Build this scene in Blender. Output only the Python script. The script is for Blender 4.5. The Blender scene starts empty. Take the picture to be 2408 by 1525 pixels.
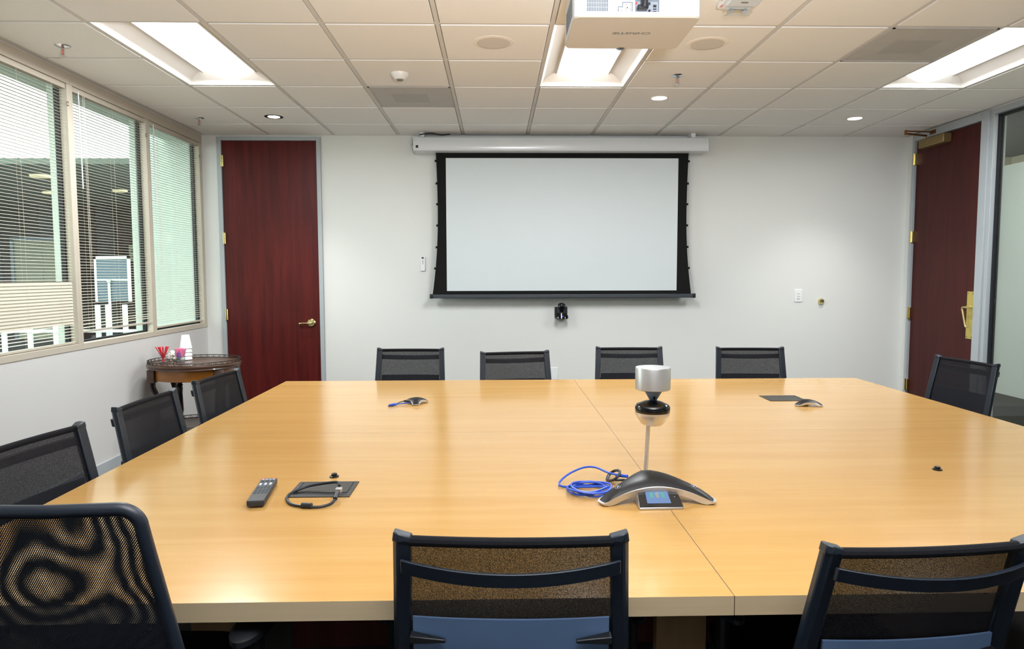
import bpy, math, random
from mathutils import Vector, Matrix
random.seed(7)
PI = math.pi
C = bpy.context.scene.collection
SC = bpy.context.scene

# ------------------------------------------------------------------ camera
cam_d = bpy.data.cameras.new('camera'); cam = bpy.data.objects.new('camera', cam_d); C.objects.link(cam)
cam_d.sensor_fit = 'HORIZONTAL'; cam_d.sensor_width = 36; cam_d.lens = 24.26; cam_d.clip_start = 0.02; cam_d.clip_end = 200
PITCH, YAW, ROLL = -0.0723, 0.0232, 0.0023
_f = Vector((math.sin(YAW) * math.cos(PITCH), math.cos(YAW) * math.cos(PITCH), math.sin(PITCH)))
_r = Vector((math.cos(YAW), -math.sin(YAW), 0)); _d = _f.cross(_r)
_r2 = _r * math.cos(ROLL) + _d * math.sin(ROLL); _d2 = -_r * math.sin(ROLL) + _d * math.cos(ROLL)
_m = Matrix((_r2, -_d2, -_f)).transposed().to_4x4(); _m.translation = (0, 0, 1.42)
cam.matrix_world = _m
SC.camera = cam

# ------------------------------------------------------------------ world, exposure
SC.view_settings.view_transform = 'Standard'; SC.view_settings.look = 'None'
SC.view_settings.exposure = 0.0; SC.view_settings.gamma = 1.0; SC.view_settings.use_curve_mapping = False
SC.cycles.max_bounces = 8; SC.cycles.transparent_max_bounces = 24; SC.cycles.diffuse_bounces = 5
SC.cycles.sample_clamp_indirect = 6
w = bpy.data.worlds.new('world'); SC.world = w; w.use_nodes = True
w.node_tree.nodes['Background'].inputs[0].default_value = (0.92, 1.0, 0.985, 1)
w.node_tree.nodes['Background'].inputs[1].default_value = 4.2
TROFFER = 4.0      # emission of the troffer diffusers
TUBES = 58         # lamp power of each troffer
DOWN = 7.0

def lamp(name, kind, loc, power, rot=(0, 0, 0), col=(1, 1, 1), **kw):
    d = bpy.data.lights.new(name, kind); d.energy = power; d.color = col
    for k, v in kw.items(): setattr(d, k, v)
    o = bpy.data.objects.new(name, d); o.location = loc; o.rotation_euler = rot; C.objects.link(o); return o
# photographer's flash bounced off the ceiling above and behind the camera
lamp('bounce_flash', 'AREA', (0.35, 0.35, 1.75), 178, (math.radians(158), 0, 0), (0.94, 0.97, 1.0), shape='DISK', size=0.25, spread=math.radians(150))

# ------------------------------------------------------------------ materials
def lin(c):
    return tuple(((x / 255) / 12.92 if x / 255 <= 0.04045 else ((x / 255 + 0.055) / 1.055) ** 2.4) for x in c)
MATS = {}
def mat(name, rgb, rough=0.5, metal=0.0, spec=0.5, noise=0.0, nscale=20.0, bump=0.0, bscale=200.0, emit=0.0, emit_rgb=None, coat=0.0, linear=False, stretch=None):
    m = bpy.data.materials.new(name); m.use_nodes = True; nt = m.node_tree; b = nt.nodes['Principled BSDF']
    c = rgb if linear else lin(rgb)
    b.inputs['Base Color'].default_value = (*c, 1); b.inputs['Roughness'].default_value = rough
    b.inputs['Metallic'].default_value = metal; b.inputs['Specular IOR Level'].default_value = spec
    b.inputs['Coat Weight'].default_value = coat
    if noise or bump:
        tc = nt.nodes.new('ShaderNodeTexCoord'); mp = nt.nodes.new('ShaderNodeMapping'); nt.links.new(tc.outputs['Object'], mp.inputs[0])
        if stretch: mp.inputs['Scale'].default_value = stretch
    if noise:
        n = nt.nodes.new('ShaderNodeTexNoise'); n.inputs['Scale'].default_value = nscale; n.inputs['Detail'].default_value = 4
        nt.links.new(mp.outputs[0], n.inputs[0])
        mx = nt.nodes.new('ShaderNodeMix'); mx.data_type = 'RGBA'
        mx.inputs[6].default_value = (*[x * (1 - noise) for x in c], 1); mx.inputs[7].default_value = (*[min(1, x * (1 + noise)) for x in c], 1)
        nt.links.new(n.outputs[0], mx.inputs[0]); nt.links.new(mx.outputs[2], b.inputs['Base Color'])
    if bump:
        n2 = nt.nodes.new('ShaderNodeTexNoise'); n2.inputs['Scale'].default_value = bscale; n2.inputs['Detail'].default_value = 3
        nt.links.new(mp.outputs[0], n2.inputs[0]); bp = nt.nodes.new('ShaderNodeBump'); bp.inputs['Strength'].default_value = bump; bp.inputs['Distance'].default_value = 0.002
        nt.links.new(n2.outputs[0], bp.inputs['Height']); nt.links.new(bp.outputs[0], b.inputs['Normal'])
    if emit:
        b.inputs['Emission Color'].default_value = (*(lin(emit_rgb) if emit_rgb else c), 1); b.inputs['Emission Strength'].default_value = emit
    MATS[name] = m; return m

mat('wall_paint', (216, 217, 214), 0.75, spec=0.3, noise=0.012, nscale=3, bump=0.08, bscale=400)
mat('left_wall_paint', (208, 207, 205), 0.75, spec=0.3, noise=0.012, nscale=3, bump=0.08, bscale=400)
mat('tile_white', (234, 233, 231), 0.9, spec=0.1, noise=0.03, nscale=160, bump=0.35, bscale=600)
mat('grid_white', (206, 203, 199), 0.6, spec=0.3, noise=0.01)
mat('carpet', (34, 30, 30), 0.95, spec=0.1, noise=0.5, nscale=300, bump=0.6, bscale=500)
mat('trim_grey', (178, 184, 188), 0.45, noise=0.01)
mat('door_frame_grey', (164, 170, 174), 0.4, noise=0.01)
mat('almond', (190, 181, 166), 0.5, noise=0.01)
mat('slat_almond', (200, 193, 178), 0.4, noise=0.01, spec=0.4)
mat('gasket', (18, 22, 30), 0.6, noise=0.1)
mat('black_plastic', (16, 19, 24), 0.42, noise=0.1, nscale=60, bump=0.1, bscale=900)
mat('post_plastic', (22, 31, 43), 0.38, noise=0.08, nscale=60, bump=0.15, bscale=900)
mat('lumbar_plastic', (82, 106, 142), 0.5, noise=0.05, nscale=8, spec=0.4)
mat('seat_fabric', (18, 19, 24), 0.9, spec=0.2, noise=0.3, nscale=400, bump=0.4, bscale=700)
mat('chrome', (200, 200, 205), 0.12, 1.0, noise=0.02)
mat('satin_silver', (205, 206, 208), 0.34, 0.75, noise=0.01)
mat('brass', (224, 208, 150), 0.22, 1.0, noise=0.03)
mat('brass_plate', (196, 178, 96), 0.42, 0.55, noise=0.02)
mat('bronze', (140, 120, 78), 0.4, 0.6, noise=0.04)
mat('copper_arm', (132, 84, 48), 0.35, 0.7, noise=0.05)
mat('white_plastic', (226, 228, 230), 0.35, noise=0.01)
mat('projector_white', (204, 211, 218), 0.4, noise=0.01)
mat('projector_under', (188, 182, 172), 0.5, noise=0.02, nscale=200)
mat('grey_ink', (120, 118, 116), 0.6, noise=0.02)
mat('pale_ink', (140, 148, 162), 0.6, noise=0.02)
mat('dark_port', (24, 24, 28), 0.5, noise=0.1)
mat('slot_blue_grey', (96, 108, 122), 0.5, noise=0.02)
mat('red_print', (204, 128, 118), 0.6, noise=0.02)
mat('screen_white', (204, 211, 214), 0.85, spec=0.15, noise=0.008, nscale=5)
mat('screen_black', (22, 22, 22), 0.85, spec=0.15, noise=0.08, nscale=60)
mat('bar_black', (52, 58, 66), 0.45, noise=0.06)
mat('case_white', (214, 218, 222), 0.22, noise=0.008)
mat('vent_grey', (180, 178, 175), 0.65, noise=0.09, nscale=9)
mat('vent_shadow', (168, 167, 165), 0.7, noise=0.04, nscale=30)
mat('speaker_grey', (206, 202, 194), 0.7, noise=0.04, nscale=500)
mat('troffer_pan', (226, 222, 216), 0.5, noise=0.01)
mat('ring_cream', (232, 224, 214), 0.5, noise=0.01)
mat('stained_wood', (74, 48, 34), 0.35, noise=0.35, nscale=6, stretch=(1, 1, 6), coat=0.2)
mat('amber_wood', (150, 92, 24), 0.3, noise=0.45, nscale=7, stretch=(1, 1, 3), coat=0.3)
mat('ebony_wood', (22, 10, 10), 0.3, noise=0.3, nscale=20, coat=0.3)
mat('gallery_metal', (56, 46, 38), 0.4, 0.3, noise=0.2, nscale=60)
mat('cable_blue', (26, 76, 190), 0.4, noise=0.04)
mat('cable_black', (24, 28, 36), 0.45, noise=0.08)
mat('phone_black', (22, 21, 23), 0.42, spec=0.3, noise=0.1, nscale=400, bump=0.05)
mat('gloss_black', (8, 9, 12), 0.08, noise=0.05)
mat('remote_body', (38, 38, 40), 0.5, noise=0.08)
mat('key_dark', (66, 76, 84), 0.5, noise=0.05)
mat('key_white', (190, 198, 216), 0.5, noise=0.02)
mat('key_red', (214, 60, 42), 0.5, noise=0.03)
mat('box_metal', (64, 62, 58), 0.45, 0.4, noise=0.08, nscale=120)
mat('stirrer_red', (214, 34, 54), 0.4, noise=0.1)
mat('packet_pink', (238, 128, 168), 0.6, noise=0.1, nscale=80)
mat('packet_blue', (110, 90, 190), 0.6, noise=0.05)
mat('cup_paper', (240, 242, 244), 0.6, noise=0.01)
mat('creamer', (236, 226, 216), 0.5, noise=0.04)
mat('outside_brown', (46, 38, 35), 0.8, noise=0.12, nscale=2)
mat('outside_soffit', (104, 114, 106), 0.9, noise=0.04, nscale=2)
mat('outside_slate', (58, 60, 64), 0.8, noise=0.08, nscale=2)
mat('outside_beige', (150, 152, 128), 0.6, noise=0.04)
mat('outside_pale', (214, 222, 214), 0.8, noise=0.02)
mat('outside_rail', (226, 240, 228), 0.5, noise=0.02)
mat('outside_board', (84, 104, 118), 0.3, noise=0.03)
mat('corridor_wall', (176, 172, 150), 0.8, noise=0.03, nscale=2)
mat('corridor_floor', (40, 40, 42), 0.7, noise=0.1, nscale=4)
mat('corridor_dark', (92, 94, 92), 0.8, noise=0.05)
mat('black_door_stop', (20, 18, 16), 0.6, noise=0.1)
mat('led_blue', (40, 60, 255), 0.4, emit=6, emit_rgb=(60, 80, 255))
mat('led_green', (150, 230, 170), 0.4, emit=0.7, emit_rgb=(150, 240, 170))
mat('lamp_disc', (255, 250, 240), 0.5, emit=DOWN, emit_rgb=(255, 246, 232))
mat('diffuser', (255, 255, 255), 0.5, emit=TROFFER, emit_rgb=(250, 252, 255))
mat('screen_ui', (74, 100, 142), 0.2, emit=0.2, emit_rgb=(110, 140, 185))
mat('ui_green', (60, 130, 122), 0.3, emit=0.16, emit_rgb=(84, 172, 164))
mat('ui_grey', (110, 118, 120), 0.3, emit=0.16, emit_rgb=(150, 160, 164))
mat('corridor_fill', (255, 244, 214), 0.5, emit=17.0, emit_rgb=(255, 240, 206))
mat('lobby_lamp', (255, 240, 200), 0.5, emit=0.6, emit_rgb=(255, 236, 190))

def wood(name, light, dark, axis='x', rough=0.3, coat=0.0, scale=1.0, detail=0.35, spec=0.5):
    m = bpy.data.materials.new(name); m.use_nodes = True; nt = m.node_tree; b = nt.nodes['Principled BSDF']
    tc = nt.nodes.new('ShaderNodeTexCoord'); mp = nt.nodes.new('ShaderNodeMapping')
    s = {'x': (0.6, 9, 9), 'z': (11, 11, 0.7)}[axis]; mp.inputs['Scale'].default_value = [q * scale for q in s]
    nt.links.new(tc.outputs['Object'], mp.inputs[0])
    n1 = nt.nodes.new('ShaderNodeTexNoise'); n1.inputs['Scale'].default_value = 1.6; n1.inputs['Detail'].default_value = 6; n1.inputs['Distortion'].default_value = 0.6
    n2 = nt.nodes.new('ShaderNodeTexNoise'); n2.inputs['Scale'].default_value = 14; n2.inputs['Detail'].default_value = 5
    nt.links.new(mp.outputs[0], n1.inputs[0]); nt.links.new(mp.outputs[0], n2.inputs[0])
    mm = nt.nodes.new('ShaderNodeMath'); mm.operation = 'MULTIPLY_ADD'; mm.inputs[1].default_value = detail
    nt.links.new(n2.outputs[0], mm.inputs[0]); nt.links.new(n1.outputs[0], mm.inputs[2])
    r = nt.nodes.new('ShaderNodeValToRGB'); r.color_ramp.elements[0].position = 0.38; r.color_ramp.elements[1].position = 0.86
    r.color_ramp.elements[0].color = (*lin(dark), 1); r.color_ramp.elements[1].color = (*lin(light), 1)
    nt.links.new(mm.outputs[0], r.inputs[0]); nt.links.new(r.outputs[0], b.inputs['Base Color'])
    b.inputs['Roughness'].default_value = rough; b.inputs['Coat Weight'].default_value = coat; b.inputs['Coat Roughness'].default_value = 0.14
    b.inputs['Specular IOR Level'].default_value = spec
    MATS[name] = m; return m
wood('maple', (199, 157, 94), (188, 143, 78), 'x', 0.2, coat=0.35)
wood('maple_edge', (196, 178, 148), (184, 162, 130), 'x', 0.5)
wood('shaded_leg_maple', (150, 122, 82), (134, 106, 68), 'z', 0.5)  # maple darkened in its colour for the shade under the table top
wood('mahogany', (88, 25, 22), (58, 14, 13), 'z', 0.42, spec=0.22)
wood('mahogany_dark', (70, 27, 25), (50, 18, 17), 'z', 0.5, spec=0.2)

def mixglass(name, tint, gloss=0.08, rough=0.0):
    m = bpy.data.materials.new(name); m.use_nodes = True; nt = m.node_tree; nt.nodes.clear()
    o = nt.nodes.new('ShaderNodeOutputMaterial'); t = nt.nodes.new('ShaderNodeBsdfTransparent'); g = nt.nodes.new('ShaderNodeBsdfGlossy')
    mx = nt.nodes.new('ShaderNodeMixShader'); lw_ = nt.nodes.new('ShaderNodeLayerWeight'); lw_.inputs[0].default_value = 0.5; fr = nt.nodes.new('ShaderNodeMath'); fr.operation = 'POWER'; fr.inputs[1].default_value = 4.5; nt.links.new(lw_.outputs['Facing'], fr.inputs[0])
    t.inputs[0].default_value = (*tint, 1); g.inputs['Roughness'].default_value = rough
    mu = nt.nodes.new('ShaderNodeMath'); mu.operation = 'MULTIPLY_ADD'; mu.inputs[1].default_value = 0.8; mu.inputs[2].default_value = 0.03 + gloss * 0.05; mu.use_clamp = True
    nt.links.new(fr.outputs[0], mu.inputs[0]); nt.links.new(mu.outputs[0], mx.inputs[0]); nt.links.new(t.outputs[0], mx.inputs[1]); nt.links.new(g.outputs[0], mx.inputs[2]); nt.links.new(mx.outputs[0], o.inputs[0])
    MATS[name] = m; return m
mixglass('window_glass', (0.90, 0.955, 0.925))
mixglass('partition_glass', (0.96, 0.97, 0.955))
mixglass('tumbler_glass', (0.95, 0.965, 0.965), 0.6)

def frosted():
    m = bpy.data.materials.new('frosted_film'); m.use_nodes = True; nt = m.node_tree; nt.nodes.clear()
    o = nt.nodes.new('ShaderNodeOutputMaterial'); t = nt.nodes.new('ShaderNodeBsdfTranslucent'); d = nt.nodes.new('ShaderNodeBsdfDiffuse'); g = nt.nodes.new('ShaderNodeBsdfGlossy')
    n = nt.nodes.new('ShaderNodeTexNoise'); n.inputs['Scale'].default_value = 500; tc = nt.nodes.new('ShaderNodeTexCoord'); nt.links.new(tc.outputs['Object'], n.inputs[0])
    cr = nt.nodes.new('ShaderNodeValToRGB'); cr.color_ramp.elements[0].color = (0.58, 0.64, 0.61, 1); cr.color_ramp.elements[1].color = (0.64, 0.70, 0.67, 1)
    nt.links.new(n.outputs[0], cr.inputs[0]); nt.links.new(cr.outputs[0], d.inputs[0]); nt.links.new(cr.outputs[0], t.inputs[0])
    g.inputs['Roughness'].default_value = 0.12
    a = nt.nodes.new('ShaderNodeMixShader'); a.inputs[0].default_value = 0.6; nt.links.new(t.outputs[0], a.inputs[1]); nt.links.new(d.outputs[0], a.inputs[2])
    b = nt.nodes.new('ShaderNodeMixShader'); b.inputs[0].default_value = 0.05; nt.links.new(a.outputs[0], b.inputs[1]); nt.links.new(g.outputs[0], b.inputs[2])
    nt.links.new(b.outputs[0], o.inputs[0]); MATS['frosted_film'] = m
frosted()

def netting(name, rgb, amount, mottle=0.5):
    """fine woven mesh: threads plus open holes too small to draw one by one"""
    m = bpy.data.materials.new(name); m.use_nodes = True; nt = m.node_tree; nt.nodes.clear()
    o = nt.nodes.new('ShaderNodeOutputMaterial'); t = nt.nodes.new('ShaderNodeBsdfTransparent'); p = nt.nodes.new('ShaderNodeBsdfPrincipled')
    p.inputs['Base Color'].default_value = (*lin(rgb), 1); p.inputs['Roughness'].default_value = 0.8; p.inputs['Specular IOR Level'].default_value = 0.25
    tc = nt.nodes.new('ShaderNodeTexCoord'); n = nt.nodes.new('ShaderNodeTexNoise'); n.inputs['Scale'].default_value = 620; n.inputs['Detail'].default_value = 2
    mp = nt.nodes.new('ShaderNodeMapping'); mp.inputs['Scale'].default_value = (1, 1, 0.6); nt.links.new(tc.outputs['Object'], mp.inputs[0]); nt.links.new(mp.outputs[0], n.inputs[0])
    ma = nt.nodes.new('ShaderNodeMapRange'); ma.inputs[1].default_value = 0.40; ma.inputs[2].default_value = 0.60
    ma.inputs[3].default_value = amount * (1 - mottle); ma.inputs[4].default_value = amount * (1 + mottle)
    # threads have thickness: seen at a slant the holes close up
    lw = nt.nodes.new('ShaderNodeLayerWeight'); lw.inputs[0].default_value = 0.5; inv = nt.nodes.new('ShaderNodeMath'); inv.operation = 'SUBTRACT'; inv.inputs[0].default_value = 1.0; nt.links.new(lw.outputs['Facing'], inv.inputs[1])
    pw = nt.nodes.new('ShaderNodeMath'); pw.operation = 'POWER'; pw.inputs[1].default_value = 1.6; nt.links.new(inv.outputs[0], pw.inputs[0])
    ml = nt.nodes.new('ShaderNodeMath'); ml.operation = 'MULTIPLY'; nt.links.new(ma.outputs[0], ml.inputs[0]); nt.links.new(pw.outputs[0], ml.inputs[1])
    nt.links.new(n.outputs[0], ma.inputs[0]); mx = nt.nodes.new('ShaderNodeMixShader'); nt.links.new(ml.outputs[0], mx.inputs[0])
    nt.links.new(p.outputs[0], mx.inputs[1]); nt.links.new(t.outputs[0], mx.inputs[2]); nt.links.new(mx.outputs[0], o.inputs[0]); MATS[name] = m
netting('back_mesh', (24, 24, 30), 0.12, 0.65)

def coarse_net(name, rgb, pitch, ang, thr, warp=0.0):
    """knitted net with real see-through holes set on a slanted grid"""
    m = bpy.data.materials.new(name); m.use_nodes = True; nt = m.node_tree; nt.nodes.clear(); L = nt.links.new
    o = nt.nodes.new('ShaderNodeOutputMaterial'); t = nt.nodes.new('ShaderNodeBsdfTransparent'); p = nt.nodes.new('ShaderNodeBsdfPrincipled')
    p.inputs['Base Color'].default_value = (*lin(rgb), 1); p.inputs['Roughness'].default_value = 0.7; p.inputs['Specular IOR Level'].default_value = 0.3
    tc = nt.nodes.new('ShaderNodeTexCoord'); vm = nt.nodes.new('ShaderNodeVectorMath'); vm.operation = 'ADD'
    nz = nt.nodes.new('ShaderNodeTexNoise'); nz.inputs['Scale'].default_value = 4.5; nz.inputs['Detail'].default_value = 0.5; L(tc.outputs['Object'], nz.inputs[0])
    sc = nt.nodes.new('ShaderNodeVectorMath'); sc.operation = 'SCALE'; sc.inputs['Scale'].default_value = warp; L(nz.outputs['Color'], sc.inputs[0])
    L(tc.outputs['Object'], vm.inputs[0]); L(sc.outputs[0], vm.inputs[1])
    outs = []
    for a in (ang, ang + 62):
        d = nt.nodes.new('ShaderNodeVectorMath'); d.operation = 'DOT_PRODUCT'
        d.inputs[1].default_value = (math.cos(math.radians(a)) * 2 * PI / pitch, 0, math.sin(math.radians(a)) * 2 * PI / pitch)
        L(vm.outputs[0], d.inputs[0]); s = nt.nodes.new('ShaderNodeMath'); s.operation = 'SINE'; L(d.outputs['Value'], s.inputs[0]); outs.append(s)
    ad = nt.nodes.new('ShaderNodeMath'); ad.operation = 'ADD'; L(outs[0].outputs[0], ad.inputs[0])
    wt = nt.nodes.new('ShaderNodeMath'); wt.operation = 'MULTIPLY'; wt.inputs[1].default_value = 0.45; L(outs[1].outputs[0], wt.inputs[0]); L(wt.outputs[0], ad.inputs[1])
    mr = nt.nodes.new('ShaderNodeMapRange'); mr.inputs[1].default_value = thr; mr.inputs[2].default_value = thr + 0.25; L(ad.outputs[0], mr.inputs[0])
    mx = nt.nodes.new('ShaderNodeMixShader'); L(mr.outputs[0], mx.inputs[0]); L(p.outputs[0], mx.inputs[1]); L(t.outputs[0], mx.inputs[2]); L(mx.outputs[0], o.inputs[0]); MATS[name] = m
coarse_net('net_front', (16, 22, 32), 0.0034, 148, 0.45)
coarse_net('net_rear', (16, 22, 32), 0.00335, 148, 0.45, warp=0.045)

# ------------------------------------------------------------------ mesh builder
class MB:
    def __init__(s): s.v = []; s.f = []; s.m = []; s.cm = 0
    def add(s, vs, fs):
        n = len(s.v); s.v += [tuple(v) for v in vs]; s.f += [tuple(i + n for i in f) for f in fs]; s.m += [s.cm] * len(fs); return s
    def use(s, i): s.cm = i; return s
    def box(s, a, b):
        x0, y0, z0 = a; x1, y1, z1 = b
        return s.add([(x0, y0, z0), (x1, y0, z0), (x1, y1, z0), (x0, y1, z0), (x0, y0, z1), (x1, y0, z1), (x1, y1, z1), (x0, y1, z1)],
                     [(0, 3, 2, 1), (4, 5, 6, 7), (0, 1, 5, 4), (1, 2, 6, 5), (2, 3, 7, 6), (3, 0, 4, 7)])
    def quad(s, a, b, c, d): return s.add([a, b, c, d], [(0, 1, 2, 3)])
    def tube(s, pts, r, n=8, closed=False, cap=True, flat=1.0):
        pts = [Vector(p) for p in pts]; N = len(pts); rs = r if isinstance(r, (list, tuple)) else [r] * N
        vs = []; up = None
        for i, p in enumerate(pts):
            a = pts[(i - 1) % N] if (closed or i > 0) else p; b = pts[(i + 1) % N] if (closed or i < N - 1) else p
            t = (b - a).normalized()
            if up is None: up = Vector((0, 0, 1)) if abs(t.z) < 0.9 else Vector((0, 1, 0))
            u = t.cross(up)
            if u.length < 1e-6: u = t.cross(Vector((1, 0, 0)))
            u.normalize(); v = u.cross(t).normalized(); up = v
            for k in range(n):
                an = 2 * PI * k / n; vs.append(p + u * math.cos(an) * rs[i] + v * math.sin(an) * rs[i] * flat)
        fs = []
        for i in range(N if closed else N - 1):
            for k in range(n):
                a = i * n + k; b = i * n + (k + 1) % n; c = ((i + 1) % N) * n + (k + 1) % n; d = ((i + 1) % N) * n + k
                fs.append((a, b, c, d))
        if cap and not closed: fs.append(tuple(range(n - 1, -1, -1))); fs.append(tuple((N - 1) * n + k for k in range(n)))
        return s.add(vs, fs)
    def lathe(s, prof, c=(0, 0, 0), n=24, axis='z', sx=1.0, sy=1.0, cap=True):
        vs = []; fs = []
        for (r, z) in prof:
            for k in range(n):
                a = 2 * PI * k / n; x = r * math.cos(a) * sx; y = r * math.sin(a) * sy
                if axis == 'z': vs.append((c[0] + x, c[1] + y, c[2] + z))
                elif axis == 'y': vs.append((c[0] + x, c[1] + z, c[2] + y))
                else: vs.append((c[0] + z, c[1] + x, c[2] + y))
        P = len(prof)
        for i in range(P - 1):
            for k in range(n): fs.append((i * n + k, i * n + (k + 1) % n, (i + 1) * n + (k + 1) % n, (i + 1) * n + k))
        if cap: fs.append(tuple(range(n - 1, -1, -1))); fs.append(tuple((P - 1) * n + k for k in range(n)))
        return s.add(vs, fs)
    def prism(s, out, h0, h1, axis='z'):
        n = len(out)
        def q(p, h): return (p[0], p[1], h) if axis == 'z' else ((p[0], h, p[1]) if axis == 'y' else (h, p[0], p[1]))
        return s.add([q(p, h0) for p in out] + [q(p, h1) for p in out], [tuple(range(n - 1, -1, -1)), tuple(range(n, 2 * n))] + [(i, (i + 1) % n, n + (i + 1) % n, n + i) for i in range(n)])
    def surf(s, fn, nu, nv, thick=None):
        """sheet fn(u,v)->point; with thick=vector, a closed slab"""
        vs = [fn(i / nu, j / nv) for j in range(nv + 1) for i in range(nu + 1)]; W = nu + 1
        fs = [(j * W + i, j * W + i + 1, (j + 1) * W + i + 1, (j + 1) * W + i) for j in range(nv) for i in range(nu)]
        if thick is None: return s.add(vs, fs)
        t = Vector(thick); n = len(vs); vs2 = [tuple(Vector(v) + t) for v in vs]
        f2 = [tuple(n + i for i in reversed(f)) for f in fs]
        ring = [i for i in range(W)] + [j * W + nu for j in range(1, nv + 1)] + [nv * W + i for i in range(nu - 1, -1, -1)] + [j * W for j in range(nv - 1, 0, -1)]
        f3 = [(ring[(k + 1) % len(ring)], ring[k], n + ring[k], n + ring[(k + 1) % len(ring)]) for k in range(len(ring))]
        return s.add(list(vs) + vs2, fs + f2 + f3)
    def build(s, name, mats, parent=None, bevel=0.0, seg=2, smooth=True, ang=35, kind=None, label=None, cat=None, group=None, loc=None):
        me = bpy.data.meshes.new(name); me.from_pydata(s.v, [], s.f)
        for m in (mats if isinstance(mats, (list, tuple)) else [mats]): me.materials.append(MATS[m])
        for i, p in enumerate(me.polygons): p.material_index = s.m[i]; p.use_smooth = smooth
        me.update()
        import bmesh
        bm = bmesh.new(); bm.from_mesh(me); bmesh.ops.recalc_face_normals(bm, faces=bm.faces); bm.to_mesh(me); bm.free()
        if smooth: me.set_sharp_from_angle(angle=math.radians(ang))
        o = bpy.data.objects.new(name, me); C.objects.link(o)
        if bevel:
            b = o.modifiers.new('bevel', 'BEVEL'); b.width = bevel; b.segments = seg; b.limit_method = 'ANGLE'; b.angle_limit = math.radians(40)
        if parent is not None: o.parent = parent
        if loc: o.location = loc
        if kind: o['kind'] = kind
        if label: o['label'] = label
        if cat: o['category'] = cat
        if group: o['group'] = group
        return o
def thing(name, label, cat, loc=(0, 0, 0), rz=0.0, group=None):
    o = bpy.data.objects.new(name, None); o.empty_display_size = 0.05; C.objects.link(o); o.location = loc; o.rotation_euler = (0, 0, rz)
    o['label'] = label; o['category'] = cat
    if group: o['group'] = group
    return o
def dup(o, parent=None):
    c = o.copy(); C.objects.link(c)
    if parent is not None: c.parent = parent
    for ch in [x for x in o.children]: dup(ch, c)
    return c
def rrect(x0, y0, x1, y1, r, n=5):
    out = []
    for cx, cy, a0 in ((x1 - r, y0 + r, -90), (x1 - r, y1 - r, 0), (x0 + r, y1 - r, 90), (x0 + r, y0 + r, 180)):
        for k in range(n + 1):
            a = math.radians(a0 + 90 * k / n); out.append((cx + r * math.cos(a), cy + r * math.sin(a)))
    return out
def textobj(name, body, size, mname, M, parent, extrude=0.0004, offset=0.0, label=None):
    cu = bpy.data.curves.new(name, 'FONT'); cu.body = body; cu.size = size; cu.extrude = extrude; cu.offset = offset; cu.align_x = 'CENTER'; cu.align_y = 'CENTER'; cu.resolution_u = 3
    t = bpy.data.objects.new(name, cu); C.objects.link(t); bpy.context.view_layer.update()
    me = bpy.data.meshes.new_from_object(t.evaluated_get(bpy.context.evaluated_depsgraph_get())); bpy.data.objects.remove(t)
    me.materials.clear(); me.materials.append(MATS[mname]); o = bpy.data.objects.new(name, me); C.objects.link(o)
    o.parent = parent; o.matrix_local = M
    if label: o['label'] = label
    return o
def smoothpath(pts, n=6):
    P = [Vector(p) for p in pts]; out = []
    for i in range(len(P) - 1):
        p0 = P[max(i - 1, 0)]; p1 = P[i]; p2 = P[i + 1]; p3 = P[min(i + 2, len(P) - 1)]
        for k in range(n):
            t = k / n; out.append(0.5 * ((2 * p1) + (p2 - p0) * t + (2 * p0 - 5 * p1 + 4 * p2 - p3) * t * t + (3 * p1 - p0 - 3 * p2 + p3) * t ** 3))
    out.append(P[-1]); return out

# ------------------------------------------------------------------ room shell
XL, XR, YB, YF, ZC = -2.78, 4.0, 6.70, -1.9, 2.743
MB().box((XL - 0.3, YF - 0.3, -0.1), (XR + 0.2, YB + 0.3, 0)).build('floor', 'carpet', kind='structure')
# back wall with a door opening
bw = MB()
bw.box((XL - 0.12, YB, 0), (-2.632, YB + 0.15, 2.95)).box((-1.657, YB, 0), (XR + 0.15, YB + 0.15, 2.95)).box((-2.632, YB, 2.722), (-1.657, YB + 0.15, 2.95))
bw.build('wall_back', 'wall_paint', kind='structure')
MB().box((XL - 0.15, YF - 0.12, 0), (XR + 0.15, YF, 2.95)).build('wall_front', 'wall_paint', kind='structure')
WB, WT = 0.965, 2.662      # window opening bottom and top
yw = [(1.61, 2.61), (2.63 + .03, 3.63), (3.69, 4.64), (4.70, 5.65), (5.71, 6.64)]
lw = MB()
lw.box((XL - 0.12, YF, 0), (XL, YB, 0.925)).box((XL - 0.12, YF, 2.735), (XL, YB, 2.95)).box((XL - 0.12, YF, 0.925), (XL, 2.60, 2.735)).box((XL - 0.12, 6.698, 0.925), (XL, YB, 2.735))
lw.build('wall_left', 'left_wall_paint', kind='structure')
# baseboards
MB().box((XL, YF, 0), (XL + 0.012, YB, 0.105)).build('baseboard_left', 'trim_grey', kind='structure', bevel=0.003)
MB().box((-1.657, YB - 0.012, 0), (XR, YB, 0.105)).build('baseboard_back', 'trim_grey', kind='structure', bevel=0.003)
# right wall: return strip by the corner, solid wall near the camera
rw = MB().box((XR, 6.60, 0), (XR + 0.15, YB, 2.95)).box((XR, YF, 2.735), (XR + 0.15, 6.60, 2.95)).box((XR, YF, 0), (XR + 0.15, 0.6, 2.735))
rw.build('wall_right', 'wall_paint', kind='structure')
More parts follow.
